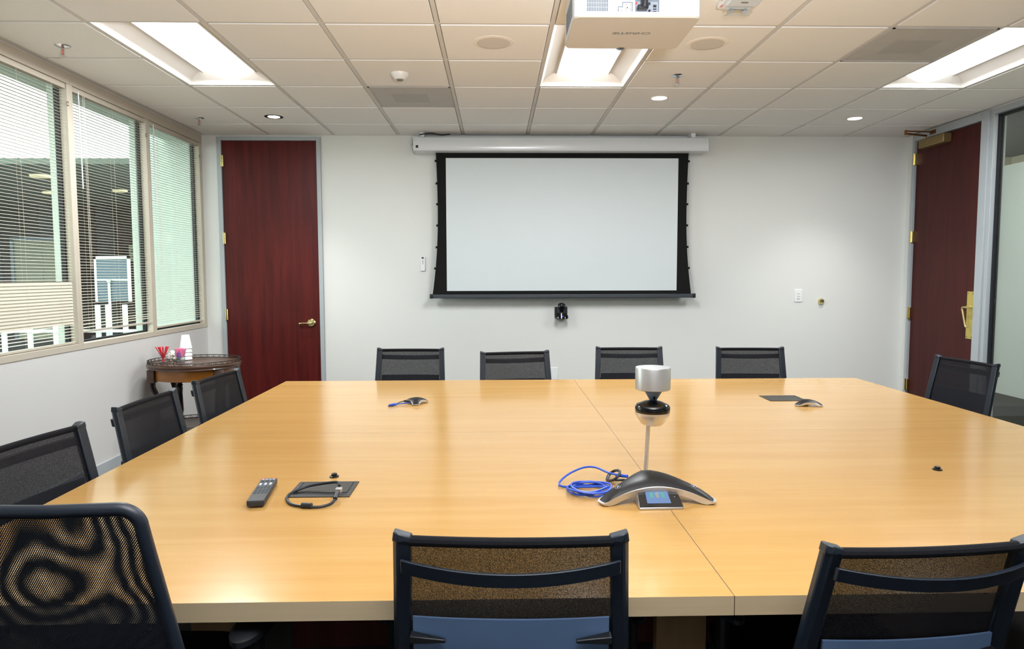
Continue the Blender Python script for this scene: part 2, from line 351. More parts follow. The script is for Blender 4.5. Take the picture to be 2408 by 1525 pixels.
# ceiling: slab above, grid and tiles below
XG0, YG0, T = 0.305, 4.371, 0.61
slab = MB().box((XL - 0.15, YF - 0.1, 2.95), (XR + 0.15, YB + 0.15, 3.0)).build('ceiling', 'grid_white', kind='structure')
TW = 0.024
cells_light = [(-4, -1), (-4, 0), (0, -1), (0, 0), (4, -1), (4, 0)]
cells_vent = [(-2, 1), (3, -1)]
for i in range(-5, 7):
    x = XG0 + T * i
    MB().box((x - TW / 2, YF, ZC), (x + TW / 2, YB, ZC + 0.03)).build('grid_runner', 'grid_white', slab, smooth=False)
MB().box((XL, YF, ZC), (XL + 0.02, YB, ZC + 0.02)).build('edge_angle', 'grid_white', slab, smooth=False)
MB().box((XR - 0.02, YF, ZC), (XR, YB, ZC + 0.02)).build('edge_angle', 'grid_white', slab, smooth=False)
tee = None; tile = None
for j in range(-10, 4):
    y = YG0 + T * j
    for i in range(-5, 6):
        x = XG0 + T * i
        if (i, j) in cells_light and (i, j - 1) in cells_light: pass
        else:
            if tee is None: tee = MB().box((TW / 2, -TW / 2, 0), (T - TW / 2, TW / 2, 0.03)).build('cross_tee', 'grid_white', slab, smooth=False, loc=(x, y, ZC + 0.0005))
            else:
                t = tee.copy(); C.objects.link(t); t.location = (x, y, ZC + 0.0005)
        if (i, j) in cells_light or (i, j) in cells_vent: continue
        g = 0.016
        if j == 3:
            MB().box((x + g, y + g, ZC - 0.004), (x + T - g, YB - 0.004, ZC + 0.012)).build('ceiling_tile', 'tile_white', slab, smooth=False, bevel=0.0015, seg=1)
        elif tile is None:
            tile = MB().box((g, g, -0.004), (T - g, T - g, 0.012)).build('ceiling_tile', 'tile_white', slab, smooth=False, bevel=0.0015, seg=1, loc=(x, y, ZC))
        else:
            t = tile.copy(); C.objects.link(t); t.location = (x, y, ZC)

# ------------------------------------------------------------------ windows and blinds
def window(n, y0, y1):
    fr = MB()
    d = XL - 0.05
    fr.box((d, y0 - 0.03, 0.925), (XL + 0.004, 6.698 if n == 3 else y1 + 0.03, WB)).box((d, y0 - 0.03, WT), (XL + 0.004, 6.698 if n == 3 else y1 + 0.03, 2.735))
    fr.box((d, y0 - 0.03, WB), (XL + 0.002, y0, WT)).box((d, y1, WB), (XL + 0.002, 6.698 if n == 3 else y1 + 0.03, WT))
    o = fr.build('window_%d' % n, 'almond', kind='structure', bevel=0.002)
    g = MB(); a, b = d - 0.03, d
    g.box((a, y0 - .03, 0.92), (b, y1 + .03, WB + 0.012)).box((a, y0 - .03, WT - 0.012), (b, y1 + .03, 2.735)).box((a, y0 - .03, WB), (b, y0 + 0.02, WT)).box((a, y1 - 0.012, WB), (b, y1 + .03, WT))
    g.build('window_gasket', 'gasket', o, smooth=False)
    MB().box((d - 0.018, y0 + 0.02, WB + 0.012), (d - 0.012, y1 - 0.012, WT - 0.012)).build('window_pane', 'window_glass', o, smooth=False)
    return o
for n, (y0, y1) in enumerate(yw[2:], 1): window(n, y0, y1)
window(4, *yw[1])

slat_me = {}
def blind(y0, y1, label, mode):
    xb = XL - 0.025
    b = thing('venetian_blind', label, 'blind', (xb, (y0 + y1) / 2, WT), 0, 'window blinds')
    W = (y1 - y0) / 2 - 0.006
    MB().box((-0.02, -W, -0.036), (0.022, W, -0.002)).build('headrail', 'almond', b, bevel=0.003)
    key = round(W, 3)
    zb = {'half': WB + 0.012, 'raised': WB + 0.075, 'down': WB + 0.028}[mode] - WT
    # slats
    n = int((-(zb) - 0.05) / 0.02)
    first = None
    for k in range(n):
        z = -0.052 - 0.02 * k
        if mode == 'half' and WT + z < 1.375:
            ang = 62 if WT + z > 1.10 else 8
        elif mode == 'raised' and k > n - 4: ang = 14
        else: ang = 4
        tilt = 0
        if first is None:
            m = MB(); N = 4
            def fn(u, v): return ((u - 0.5) * 0.0185, -W + v * 2 * W, 0.0016 * (1 - (2 * u - 1) ** 2))
            m.surf(fn, N, 1, (0, 0, 0.0007)); first = m.build('slat', 'slat_almond', b, ang=60); s = first
        else: s = first.copy(); C.objects.link(s)
        rx = 0
        if mode == 'raised' and k > n - 4: rx = (-0.006, 0.004, 0.012)[k - (n - 3)]
        s.scale = (1.38 if ang > 30 else 1, 1, 1); s.location = (0, 0, z); s.rotation_euler = (rx, math.radians(ang), 0)
    MB().box((-0.012, -W, -0.008), (0.012, W, 0.006)).build('bottom_rail', 'almond', b, bevel=0.002, loc=(0, 0, zb))
    for yy in (-W + 0.13, 0.0 + 0.02, W - 0.13):
        c = MB()
        for xx in (-0.0135, 0.0135): c.tube([(xx, yy, -0.03), (xx, yy, zb)], 0.0007, 4)
        c.build('ladder_cord', 'slat_almond', b)
    MB().tube([(0.026, -W + 0.06, -0.02), (0.028, -W + 0.063, -0.66)], 0.0042, 6).build('tilt_wand', 'white_plastic', b)
    c = MB()
    for q in (0.0, 0.012, 0.022): c.tube([(0.024, -W + 0.11 + q, -0.03), (0.024, -W + 0.115 + q, -1.2)], 0.0008, 4)
    c.build('pull_cord', 'slat_almond', b)
    for k in range(1):
        pts = [(0.03, W + 0.006 + 0.0 + 0.010 * math.cos(a * PI / 8), -0.13 + 0.014 * math.sin(a * PI / 8)) for a in range(1, 16)]
        MB().tube(pts, 0.0016, 6).build('cord_hook', 'gallery_metal', b)
    return b
blind(3.69, 4.64, 'white venetian blind nearest the camera with a band of closed slats', 'half')
blind(4.70, 5.65, 'white venetian blind in the middle window, hanging a little short of the sill', 'raised')
blind(5.71, 6.64, 'white venetian blind in the window beside the corner, all slats open', 'down')
blind(2.66, 3.63, 'white venetian blind partly outside the left edge of the photo', 'down')

# outside the windows
MB().box((-3.15, 0.0, 2.70), (-2.91, 6.75, 3.1)).build('exterior_header', 'outside_pale', kind='structure', smooth=False)
for y in (3.64, 4.665, 5.675):
    MB().box((-2.908, y - 0.025, 0.2), (-2.862, y + 0.07, 2.72)).build('exterior_pier', 'outside_pale', kind='structure', smooth=False)
MB().box((-3.48, 6.74, 0.0), (-2.87, 6.95, 3.1)).build('exterior_wing_wall', 'outside_pale', kind='structure', smooth=False)
MB().box((-30, -4, -0.1), (-3.07, 30, 0.0)).build('lobby_floor', 'outside_slate', kind='structure', smooth=False)
MB().box((-24, 9.9, 2.97), (-3.8, 16.4, 3.05)).build('lobby_soffit', 'outside_soffit', kind='structure', smooth=False)
lwll = MB().box((-24, 15.8, 0), (-3.0, 16.1, 2.97)).build('lobby_wall', 'outside_brown', kind='structure', smooth=False)
for k in range(26):
    x = -16.5 + k * 0.42
    MB().box((x, 15.775, 0.0), (x + 0.40, 15.8, 2.96)).build('wall_plank', 'outside_brown' if k % 3 else 'outside_slate', lwll, smooth=False)
el = thing('elevator_door', 'pale two-leaf elevator door in the dark wall seen through the left blind', 'door', (-10.2, 15.77, 0))
MB().box((-0.62, -0.06, 0), (-0.55, 0, 2.25)).box((0.55, -0.06, 0), (0.62, 0, 2.25)).box((-0.62, -0.06, 2.2), (0.62, 0, 2.27)).build('jamb', 'outside_board', el, smooth=False)
MB().box((-0.55, -0.03, 0.0), (0.068, 0, 2.2)).build('door_leaf', 'outside_beige', el, smooth=False)
MB().box((0.075, -0.03, 0.0), (0.55, 0, 2.2)).build('door_leaf', 'outside_beige', el, smooth=False)
cp = thing('call_button_plate', 'beige call plate with up and down triangles on the wall outside', 'sign', (-8.14, 15.76, 1.93))
MB().box((-0.085, -0.015, -0.19), (0.085, 0, 0.17)).build('plate', 'outside_beige', cp, smooth=False, bevel=0.004)
MB().prism([(-0.045, 0.01), (0.045, 0.01), (0, 0.08)], -0.02, -0.014, 'y').build('up_triangle', 'outside_slate', cp, smooth=False)
MB().prism([(-0.035, -0.06), (0, -0.11), (0.035, -0.06)], -0.02, -0.014, 'y').build('down_triangle', 'outside_slate', cp, smooth=False)
bd = thing('notice_board', 'blue-grey framed board on a post outside the middle window', 'board', (-5.41, 9.9, 0))
fr = MB(); fr.box((-0.245, -0.02, 1.05), (-0.215, 0.02, 1.69)).box((0.215, -0.02, 1.05), (0.245, 0.02, 1.69)).box((-0.245, -0.02, 1.65), (0.245, 0.02, 1.69)).box((-0.215, -0.02, 1.345), (0.215, 0.02, 1.37))
fr.build('board_frame', 'outside_rail', bd, smooth=False)
MB().box((-0.22, -0.008, 1.055), (0.22, 0.008, 1.66)).build('board_panel', 'outside_board', bd, smooth=False)
MB().tube([(-0.04, -0.03, 0), (-0.04, -0.03, 1.36)], 0.018, 8).build('post', 'outside_rail', bd)
MB().lathe([(0.03, -0.02), (0.03, 0.02)], (-0.03, -0.05, 1.35), 12).build('clamp', 'satin_silver', bd)
rl = thing('railing', 'white slatted railing in front of the dark wall, low in the middle window', 'railing', (-5.5, 9.6, 0))
for x, wd in ((0.03, 0.03), (0.16, 0.02), (0.40, 0.03), (-0.55, 0.03), (-0.9, 0.03), (-1.25, 0.03), (0.75, 0.03)):
    MB().box((x - wd, -0.02, 0), (x + wd, 0.02, 1.02)).build('railing_post', 'outside_rail', rl, smooth=False, bevel=0.006)
for z in (0.35, 0.66): MB().box((-1.6, -0.03, z - 0.02), (1.1, 0.0, z + 0.02)).build('railing_bar', 'outside_rail', rl, smooth=False)
for k, (x, y, r) in enumerate(((-7.05, 11.0, 0.14), (-8.3, 13.2, 0.12), (-6.85, 12.9, 0.12))):
    lp = thing('lobby_lamp', ['wide warm lamp under the soffit, nearest the roof edge', 'round yellow lamp under the soffit, above the elevator door', 'slim lamp under the soffit at the right of the middle window'][k], 'lamp', (x, y, 2.97), 0, 'lamps under the soffit outside')
    MB().lathe([(r, -0.03), (r * 1.05, 0)], n=20).build('lamp_shade', 'lobby_lamp', lp)

# ------------------------------------------------------------------ doors
d1 = MB().box((-2.632, YB - 0.022, 0), (-2.590, YB + 0.05, 2.722)).box((-1.697, YB - 0.022, 0), (-1.657, YB + 0.05, 2.722)).box((-2.590, YB - 0.022, 2.688), (-1.697, YB + 0.05, 2.722))
d1 = d1.build('door_1', 'door_frame_grey', kind='structure', bevel=0.002)
MB().box((-2.587, YB - 0.008, 0.008), (-1.700, YB + 0.036, 2.685)).build('door_leaf', 'mahogany', d1, smooth=False, bevel=0.001)
MB().box((-2.632, YB + 0.05, 0), (-1.657, YB + 0.1, 2.722)).build('door_backing', 'gasket', d1, smooth=False)
for z in (2.497, 1.77, 1.043, 0.3):
    h = MB().lathe([(0.0075, -0.055), (0.0075, 0.055)], (-2.589, YB - 0.028, z), 10); h.box((-2.589, YB - 0.0255, z - 0.052), (-2.572, YB - 0.008, z + 0.052)); h.build('hinge', 'brass', d1)
hd = MB().lathe([(0.001, -0.016), (0.030, -0.015), (0.040, -0.006), (0.040, 0)], (-1.780, YB - 0.008, 0.958), 28, 'y')
hd.tube([(-1.780, YB - 0.01, 0.958), (-1.780, YB - 0.055, 0.958)], 0.012, 12)
hd.tube(smoothpath([(-1.770, YB - 0.055, 0.96), (-1.80, YB - 0.058, 0.958), (-1.84, YB - 0.058, 0.957), (-1.875, YB - 0.056, 0.956), (-1.888, YB - 0.045, 0.954)], 4), 0.0105, 10)
hd.build('door_handle', 'brass', d1, bevel=0.0)
MB().box((-1.700, YB - 0.012, 0.915), (-1.690, YB + 0.01, 1.0)).build('strike_plate', 'brass', d1, smooth=False)

d2 = MB().box((XR - 0.02, 6.565, 0), (XR + 0.10, 6.60, 2.735)).box((XR - 0.02, 5.58, 0), (XR + 0.10, 5.665, 2.735)).box((XR - 0.02, 5.665, 2.668), (XR + 0.10, 6.565, 2.735))
d2.box((XR - 0.005, 5.54, 0), (XR + 0.10, 5.58, 2.735))
d2 = d2.build('door_2', 'door_frame_grey', kind='structure', bevel=0.002)
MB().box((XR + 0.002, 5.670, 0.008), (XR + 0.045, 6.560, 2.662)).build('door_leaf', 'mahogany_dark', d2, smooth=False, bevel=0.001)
for z in (2.50, 1.77, 1.043, 0.349):
    h = MB().lathe([(0.0085, -0.055), (0.0085, 0.055)], (XR - 0.026, 6.562, z), 10); h.box((XR - 0.024, 6.535, z - 0.052), (XR + 0.003, 6.562, z + 0.052)); h.build('hinge', 'brass', d2)
MB().box((XR - 0.003, 5.682, 0.868), (XR + 0.002, 5.765, 1.268)).build('push_plate', 'brass_plate', d2, bevel=0.001)
sc = MB()
for y in (5.695, 5.752):
    for z in (0.885, 1.252): sc.lathe([(0.004, -0.002), (0.004, 0)], (XR - 0.003, y, z), 8, 'x')
sc.build('screw', 'gallery_metal', d2)
hh = MB(); xx = XR - 0.05
hh.tube([(XR - 0.003, 5.712, 1.137), (xx, 5.712, 1.137)], 0.010, 10)
hh.tube(smoothpath([(xx, 5.655, 1.137), (xx, 5.70, 1.137), (xx, 5.742, 1.135), (xx, 5.752, 1.12), (xx, 5.742, 1.09), (xx, 5.722, 1.03), (xx, 5.706, 0.985), (xx, 5.695, 0.972), (xx, 5.676, 0.972)], 5), 0.008, 10)
hh.build('lever_handle', 'brass', d2)
MB().box((XR - 0.004, 5.666, 0.90), (XR + 0.0, 5.678, 1.0)).build('latch_plate', 'bronze', d2, smooth=False)
ca = MB().box((XR - 0.075, 6.06, 2.572), (XR + 0.002, 6.42, 2.650)).build('door_closer', 'bronze', d2, bevel=0.006)
MB().tube([(XR - 0.04, 6.34, 2.65), (XR - 0.05, 6.34, 2.678), (XR - 0.29, 6.265, 2.682)], 0.0085, 8).tube([(XR - 0.29, 6.265, 2.67), (XR - 0.29, 6.265, 2.712)], 0.011, 10).tube([(XR - 0.29, 6.265, 2.704), (XR - 0.02, 6.27, 2.700)], 0.0065, 8).box((XR - 0.03, 6.25, 2.685), (XR - 0.018, 6.33, 2.718)).build('closer_arm', 'copper_arm', d2)

# glass partition of the right wall
gp = MB().box((XR - 0.005, 0.6, 2.69), (XR + 0.10, 5.54, 2.735)).box((XR - 0.005, 0.6, 0), (XR + 0.10, 5.54, 0.04)).box((XR - 0.005, 2.95, 0.04), (XR + 0.10, 3.01, 2.69))
gp = gp.build('window_5', 'door_frame_grey', kind='structure', bevel=0.002)
MB().box((XR + 0.03, 5.522, 0.04), (XR + 0.07, 5.54, 2.69)).box((XR + 0.03, 3.01, 2.672), (XR + 0.07, 5.522, 2.69)).build('window_gasket', 'gasket', gp, smooth=False)
MB().box((XR + 0.046, 3.01, 0.04), (XR + 0.056, 5.522, 2.672)).build('window_pane', 'partition_glass', gp, smooth=False)
MB().box((XR + 0.046, 0.6, 0.04), (XR + 0.056, 2.95, 2.69)).build('window_pane', 'partition_glass', gp, smooth=False)
MB().box((XR + 0.058, 0.6, 0.455), (XR + 0.0595, 5.50, 2.275)).build('frosted_film', 'frosted_film', gp, smooth=False)
MB().box((XR + 0.0600, 5.39, 1.405), (XR + 0.063, 5.49, 1.555)).build('room_sign_back', 'grey_ink', gp, smooth=False)
MB().lathe([(0.014, 0), (0.014, 0.008)], (XR + 0.036, 5.495, 1.20), 14, 'x').build('door_bumper', 'partition_glass', gp)
# corridor beyond it
MB().box((4.15, -2, -0.1), (7.2, 9, 0)).build('corridor_floor', 'corridor_floor', kind='structure', smooth=False)
MB().box((6.6, -2, 0), (6.8, 9, 2.9)).build('corridor_wall', 'corridor_wall', kind='structure', smooth=False)
MB().box((4.16, 8.8, 0), (6.6, 9.0, 2.9)).build('corridor_end_wall', 'corridor_wall', kind='structure', smooth=False)
MB().box((4.15, -2, 2.9), (7.2, 9, 2.95)).build('corridor_ceiling', 'corridor_dark', kind='structure', smooth=False)
cl = thing('corridor_fill_light', 'added unseen fill panel in the corridor, brightening the frosted glass', 'light', (5.6, 3.2, 2.898))  # added glowing panel, kept out of view, to light the frosted film
MB().box((-0.3, -0.6, -0.02), (0.3, 0.6, 0)).build('fill_panel', 'lobby_lamp', cl, smooth=False)
cl.children[0].data.materials[0] = MATS['corridor_fill']

# ------------------------------------------------------------------ ceiling fittings
def troffer(x0, y0, label):
    t = thing('troffer_light', label, 'light', (x0 + T / 2, y0 + T, ZC), 0, 'recessed ceiling troffers')
    a, b = T / 2 - 0.012, T - 0.012
    # pan: sloping side wings and end plates rising into the ceiling
    wx = 0.185
    for s in (-1, 1):
        def fn(u, v, s=s): return (s * (a - (a - wx) * u), -b + 2 * b * v, 0.002 + 0.075 * math.sin(u * PI / 2))
        MB().surf(fn, 6, 1).build('side_wing', 'troffer_pan', t, ang=50)
    for s in (-1, 1):
        def fe(u, v, s=s): return (-a + 2 * a * u, s * (b - 0.07 * v), 0.002 + 0.085 * v)
        MB().surf(fe, 1, 1).build('end_plate', 'troffer_pan', t)
    MB().box((-a - 0.01, -b - 0.01, 0.10), (a + 0.01, b + 0.01, 0.15)).build('housing', 'grid_white', t, smooth=False)
    def fd(u, v): return (-wx + 2 * wx * u, -b + 0.03 + (2 * b - 0.06) * v, 0.085 - 0.055 * math.sin(PI * u))
    dd = MB().surf(fd, 12, 1)
    for yy in (-b + 0.03, b - 0.03):
        dd.add([(-wx + 2 * wx * k / 12, yy, 0.085 - 0.055 * math.sin(PI * k / 12)) for k in range(13)], [tuple(range(13))])
    dd.build('diffuser', 'diffuser', t, ang=60)
    lamp('troffer_tubes', 'AREA', (x0 + T / 2, y0 + T, ZC + 0.027), TUBES, (0, 0, 0), (0.93, 0.97, 1.0), shape='RECTANGLE', size=0.26, size_y=2 * b - 0.08)
    r = MB()
    for s in (-1, 1): r.box((s * wx - 0.006, -b, 0.07), (s * wx + 0.006, b, 0.09))
    r.build('diffuser_rail', 'grid_white', t, smooth=False)
    return t
y1 = YG0 - T; y0 = YG0 - 7 * T
troffer(XG0 - 4 * T, y1, 'lit recessed ceiling troffer on the left, above the windows side')
troffer(XG0, y1, 'lit recessed ceiling troffer half hidden behind the projector')
troffer(XG0 + 4 * T, y1, 'lit recessed ceiling troffer on the right, next to the door side')

def vent(i, j, label):
    x, y = XG0 + T * i, YG0 + T * j
    v = thing('air_vent', label, 'vent', (x + T / 2, y + T / 2, ZC), 0, 'ceiling air vents')
    h = T / 2 - 0.014
    MB().box((-h, -h, -0.002), (h, h, 0.006)).build('perforated_plate', 'vent_grey', v, smooth=False, bevel=0.001, seg=1)
    f = MB()
    f.box((-h, -h, -0.006), (h, -h + 0.012, -0.0015)).box((-h, h - 0.012, -0.006), (h, h, -0.0015)).box((-h, -h, -0.006), (-h + 0.012, h, -0.0015)).box((h - 0.012, -h, -0.006), (h, h, -0.0015))
    f.build('rim', 'vent_grey', v, smooth=False)
    g = MB().box((-0.15, -0.10, -0.0035), (0.11, 0.14, -0.0022)); g.build('painted_deflector_shadow', 'vent_shadow', v, smooth=False)  # darker sheet laid on to paint in the deflector's shadow
    g.name if False else None
    return v
vent(-2, 1, 'grey perforated air vent tile left of centre, near the screen')
vent(3, -1, 'grey perforated air vent tile beside the right-hand troffer')

def round_speaker(x, y, label):
    s = thing('ceiling_speaker', label, 'speaker', (x, y, ZC - 0.004), 0, 'round ceiling speakers')
    MB().lathe([(0.095, -0.004), (0.116, -0.002), (0.118, 0.0)], n=40, cap=False).lathe([(0.118, 0), (0.095, 0)], n=40, cap=False).build('ring', 'ring_cream', s)
    MB().lathe([(0.0955, -0.003), (0.0955, 0.0)], n=40).build('grille', 'speaker_grey', s)
round_speaker(-0.008, 4.045, 'round ceiling speaker left of the projector')
round_speaker(1.22, 4.045, 'round ceiling speaker right of the projector')

def downlight(x, y, label, ringmat='white_plastic'):
    s = thing('downlight', label, 'light', (x, y, ZC - 0.004), 0, 'small round downlights')
    MB().lathe([(0.060, -0.003), (0.076, -0.002), (0.077, 0)], n=32, cap=False).build('ring', 'ring_cream' if ringmat == 'white_plastic' else ringmat, s)
    MB().lathe([(0.0 + 0.061, -0.0015), (0.061, 0)], n=32).build('baffle', ringmat, s)
    MB().lathe([(0.048 if ringmat != 'white_plastic' else 0.056, -0.0028), (0.05, -0.001)], n=32).build('lamp', 'lamp_disc', s)
    lamp('downlight_beam', 'SPOT', (x, y, ZC - 0.02), 95, (0, 0, 0), (1.0, 0.96, 0.90), spot_size=math.radians(95), spot_blend=0.9, shadow_soft_size=0.05)
downlight(-1.85, 5.924, 'small round downlight with a dark rim, near the left-hand door', 'black_plastic')
downlight(1.233, 5.268, 'small round downlight above the right half of the screen')
downlight(3.064, 5.923, 'small round downlight in the far right of the ceiling')

def sprinkler(x, y, label):
    s = thing('sprinkler', label, 'sprinkler', (x, y, ZC - 0.004), 0, 'ceiling sprinklers')
    MB().lathe([(0.012, -0.010), (0.030, -0.008), (0.043, -0.001), (0.043, 0)], n=24).build('escutcheon', 'chrome', s)
    MB().tube([(0, 0, -0.008), (0, 0, -0.022)], 0.007, 8).tube([(-0.009, 0, -0.02), (-0.010, 0, -0.045), (0, 0, -0.055)], 0.002, 6).tube([(0.009, 0, -0.02), (0.010, 0, -0.045), (0, 0, -0.055)], 0.002, 6).build('frame', 'chrome', s)
    MB().tube([(0, 0, -0.022), (0, 0, -0.05)], 0.003, 8).build('bulb', 'key_red', s)
    MB().lathe([(0.016, -0.058), (0.016, -0.056)], n=12).build('deflector', 'chrome', s)
sprinkler(-2.489, 4.14, 'chrome ceiling sprinkler nearest the camera, by the window wall')
sprinkler(-2.493, 5.98, 'chrome ceiling sprinkler near the corner above the last window')
sprinkler(1.216, 4.68, 'chrome ceiling sprinkler right of the middle troffer')
oc = thing('occupancy_sensor', 'white domed motion sensor on the ceiling in front of the vent', 'sensor', (-0.625, 4.66, ZC - 0.004))
MB().lathe([(0.032, -0.040), (0.045, -0.026), (0.056, -0.014), (0.058, 0)], n=28).build('body', 'white_plastic', oc)
MB().lathe([(0.010, -0.048), (0.020, -0.046), (0.024, -0.039)], n=20).build('lens', 'grey_ink', oc)

st = thing('fire_strobe', 'white ceiling fire alarm strobe right of the projector', 'alarm', (1.17, 3.35, ZC - 0.004))
MB().box((-0.085, -0.14, -0.03), (0.085, 0.10, 0)).build('base', 'white_plastic', st, bevel=0.006)
MB().prism([(-0.075, -0.095), (0.072, -0.095), (0.072, 0.0), (-0.075, 0.0)], -0.055, -0.03).build('cover', 'projector_white', st, bevel=0.004)
MB().box((-0.02, -0.0962, -0.052), (0.012, -0.0952, -0.044)).box((-0.018, -0.06, -0.0562), (0.014, -0.045, -0.0552)).build('slot', 'grey_ink', st, smooth=False)
MB().box((-0.062, 0.015, -0.075), (0.062, 0.072, -0.03)).build('strobe_lens', 'tumbler_glass', st, bevel=0.006)
m = MB(); m.lathe([(0.016, 0), (0.006, 0.012)], (-0.035, 0.045, -0.06), 12); m.lathe([(0.016, 0), (0.006, 0.012)], (0.035, 0.045, -0.06), 12); m.tube([(-0.04, 0.045, -0.052), (0.04, 0.045, -0.052)], 0.004, 8); m.build('reflector', 'chrome', st)
MB().box((-0.062, 0.02, -0.043), (0.062, 0.068, -0.031)).build('lens_base', 'white_plastic', st)
textobj('fire_lettering', 'FIRE', 0.026, 'red_print', Matrix.Translation((-0.0862, 0.0, -0.015)) @ Matrix(((0, 0, -1, 0), (-1, 0, 0, 0), (0, 1, 0, 0), (0, 0, 0, 1))), st)
textobj('fire_lettering', 'FIRE', 0.020, 'red_print', Matrix.Translation((-0.0745, 0.058, -0.0306)) @ Matrix(((0, -1, 0, 0), (-1, 0, 0, 0), (0, 0, -1, 0), (0, 0, 0, 1))), st)

# ------------------------------------------------------------------ projector
PX0, PX1, PY0, PY1, PZ0, PZ1 = 0.325, 0.850, 2.90, 3.30, 2.470, 2.635
pr = thing('projector', 'white ceiling projector hanging in front of the middle troffer', 'projector', ((PX0 + PX1) / 2, (PY0 + PY1) / 2, PZ0))
hw, hd2 = (PX1 - PX0) / 2, (PY1 - PY0) / 2
body = MB()
out = rrect(-hw, -hd2, hw, hd2, 0.03, 6); ins = rrect(-hw + 0.004, -hd2 + 0.004, hw - 0.004, hd2 - 0.004, 0.028, 6)
n = len(out)
body.add([(x, y, 0.006) for x, y in out] + [(x, y, 0.165) for x, y in out], [(i, (i + 1) % n, n + (i + 1) % n, n + i) for i in range(n)] + [tuple(range(n, 2 * n))])
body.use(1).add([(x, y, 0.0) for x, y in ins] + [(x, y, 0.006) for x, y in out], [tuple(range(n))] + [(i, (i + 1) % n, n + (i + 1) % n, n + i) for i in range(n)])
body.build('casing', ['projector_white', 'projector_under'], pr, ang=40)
K = 0.517 / 2228
def pc(cx, cy, dep=0.0): return (PX0 + 0.005 + (cx - 90) * K - (PX0 + PX1) / 2, -hd2 - dep, (305 - cy) * K)
def pbox(mb, c0, c1, d0=0.0, d1=0.0015):
    a = pc(c0[0], c1[1]); b = pc(c1[0], c0[1]); mb.box((a[0], -hd2 - d1, a[2]), (b[0], -hd2 - d0, b[2])); return mb
pbox(MB(), (265, -200), (2205, 232), -0.001, 0.0006).build('rear_panel', 'projector_white', pr, bevel=0.0003, seg=1)
v = MB()
for r in range(5):
    for c in range(13): pbox(v, (292 + c * 29.2, 140 - r * 74), (312 + c * 29.2, 208 - r * 74), 0.0, 0.0010)
v.build('vent_slots', 'slot_blue_grey', pr, smooth=False)
g = MB(); pbox(g, (1145, 10), (1570, 212), 0, 0.0009); g.build('port_bay', 'slot_blue_grey', pr, bevel=0.0)
g = MB(); pbox(g, (1158, 38), (1550, 206), 0.0009, 0.0013); g.build('port_plate', 'pale_ink', pr)
g = MB(); pbox(g, (915, 45), (1100, 212), 0, 0.0009); pbox(g, (838, 125), (915, 212), 0, 0.0009); g.build('video_port_bay', 'slot_blue_grey', pr)
g = MB(); pbox(g, (928, 62), (1085, 210), 0.0009, 0.0013); pbox(g, (850, 140), (928, 210), 0.0009, 0.0013); g.build('video_port_plate', 'white_plastic', pr)
for cx, cy in ((965, 103), (1043, 103), (965, 185), (1043, 185), (880, 185)):
    p = pc(cx, cy); MB().lathe([(0.0075, 0.0), (0.0075, -0.003), (0.0045, -0.0045)], (p[0], -hd2 - 0.0013, p[2]), 14, 'y').build('socket', 'satin_silver', pr)
for cx, cy, r in ((1388, 76, 0.0062), (1396, 196, 0.005), (1004, 146, 0.0025), (1046, -4, 0.005)):
    p = pc(cx, cy); MB().lathe([(r, -0.0025), (r, 0)], (p[0], -hd2 - 0.0013, p[2]), 14, 'y').build('jack', 'dark_port', pr)
p = pc(1165, 70); MB().lathe([(0.004, -0.0025), (0.004, 0)], (p[0], -hd2 - 0.0013, p[2]), 12, 'y').build('jack', 'key_red', pr)
g = MB(); pbox(g, (1462, 95), (1520, 138), 0.001, 0.0025); pbox(g, (1462, 158), (1520, 178), 0.001, 0.0025); pbox(g, (1462, 200), (1520, 212), 0.001, 0.0025); pbox(g, (870, -10), (940, 6), 0.001, 0.0025); g.build('data_ports', 'dark_port', pr, smooth=False)
g = MB()
for cx, cy in ((1600, 112), (1636, 116), (1604, 180), (1640, 184), (1122, 178), (826, 172)): pbox(g, (cx - 7, cy - 6), (cx + 7, cy + 6), 0.0006, 0.0012)
for x0_, y0_, x1_, y1_ in ((2000, 40, 2045, 46), (2100, 40, 2160, 46), (2048, 196, 2092, 202), (742, 92, 830, 95), (785, 40, 789, 140), (760, 70, 800, 73)): pbox(g, (x0_, y0_), (x1_, y1_), 0.0006, 0.0010)
for cc in ((2072, 125, 0.0125), (2020, 2, 0.006), (2118, 2, 0.006)):
    p = pc(cc[0], cc[1]); g.tube([(p[0] + cc[2] * math.cos(a * PI / 12), -hd2 - 0.0008, p[2] + cc[2] * math.sin(a * PI / 12)) for a in range(24)], 0.0004, 4, closed=True)
g.build('printed_marks', 'pale_ink', pr, smooth=False)
p = pc(1260, 178)
m = MB(); m.box((p[0] - 0.022, -hd2 - 0.035, p[2] - 0.006), (p[0] + 0.022, -hd2 - 0.002, p[2] + 0.010)); m.build('cable_plug', 'cable_black', pr, bevel=0.004)
MB().tube(smoothpath([(p[0] + 0.004, -hd2 - 0.03, p[2] + 0.0), (p[0] + 0.006, -hd2 - 0.034, p[2] + 0.03), (p[0] + 0.010, -hd2 - 0.03, p[2] + 0.08), (p[0] + 0.012, -hd2 + 0.0, p[2] + 0.16), (p[0] + 0.012, -hd2 + 0.03, p[2] + 0.24)], 5), [0.014] * 6 + [0.011] * 15, 10).build('cable', 'cable_black', pr)
g = MB()
for k in range(5): g.box((-hw - 0.001, -0.12 + k * 0.05, 0.03), (-hw + 0.001, -0.085 + k * 0.05, 0.12))
g.build('side_vents', 'slot_blue_grey', pr, smooth=False)
MB().lathe([(0.020, 0.012), (0.030, 0.008), (0.034, -0.002), (0.034, -0.03)], (0.0, hd2 + 0.012, 0.030), 24, 'y').build('lens', 'gloss_black', pr)
MB().tube([(0, 0, 0.165), (0, 0, ZC - PZ0)], 0.03, 16).build('mount_pole', 'white_plastic', pr)
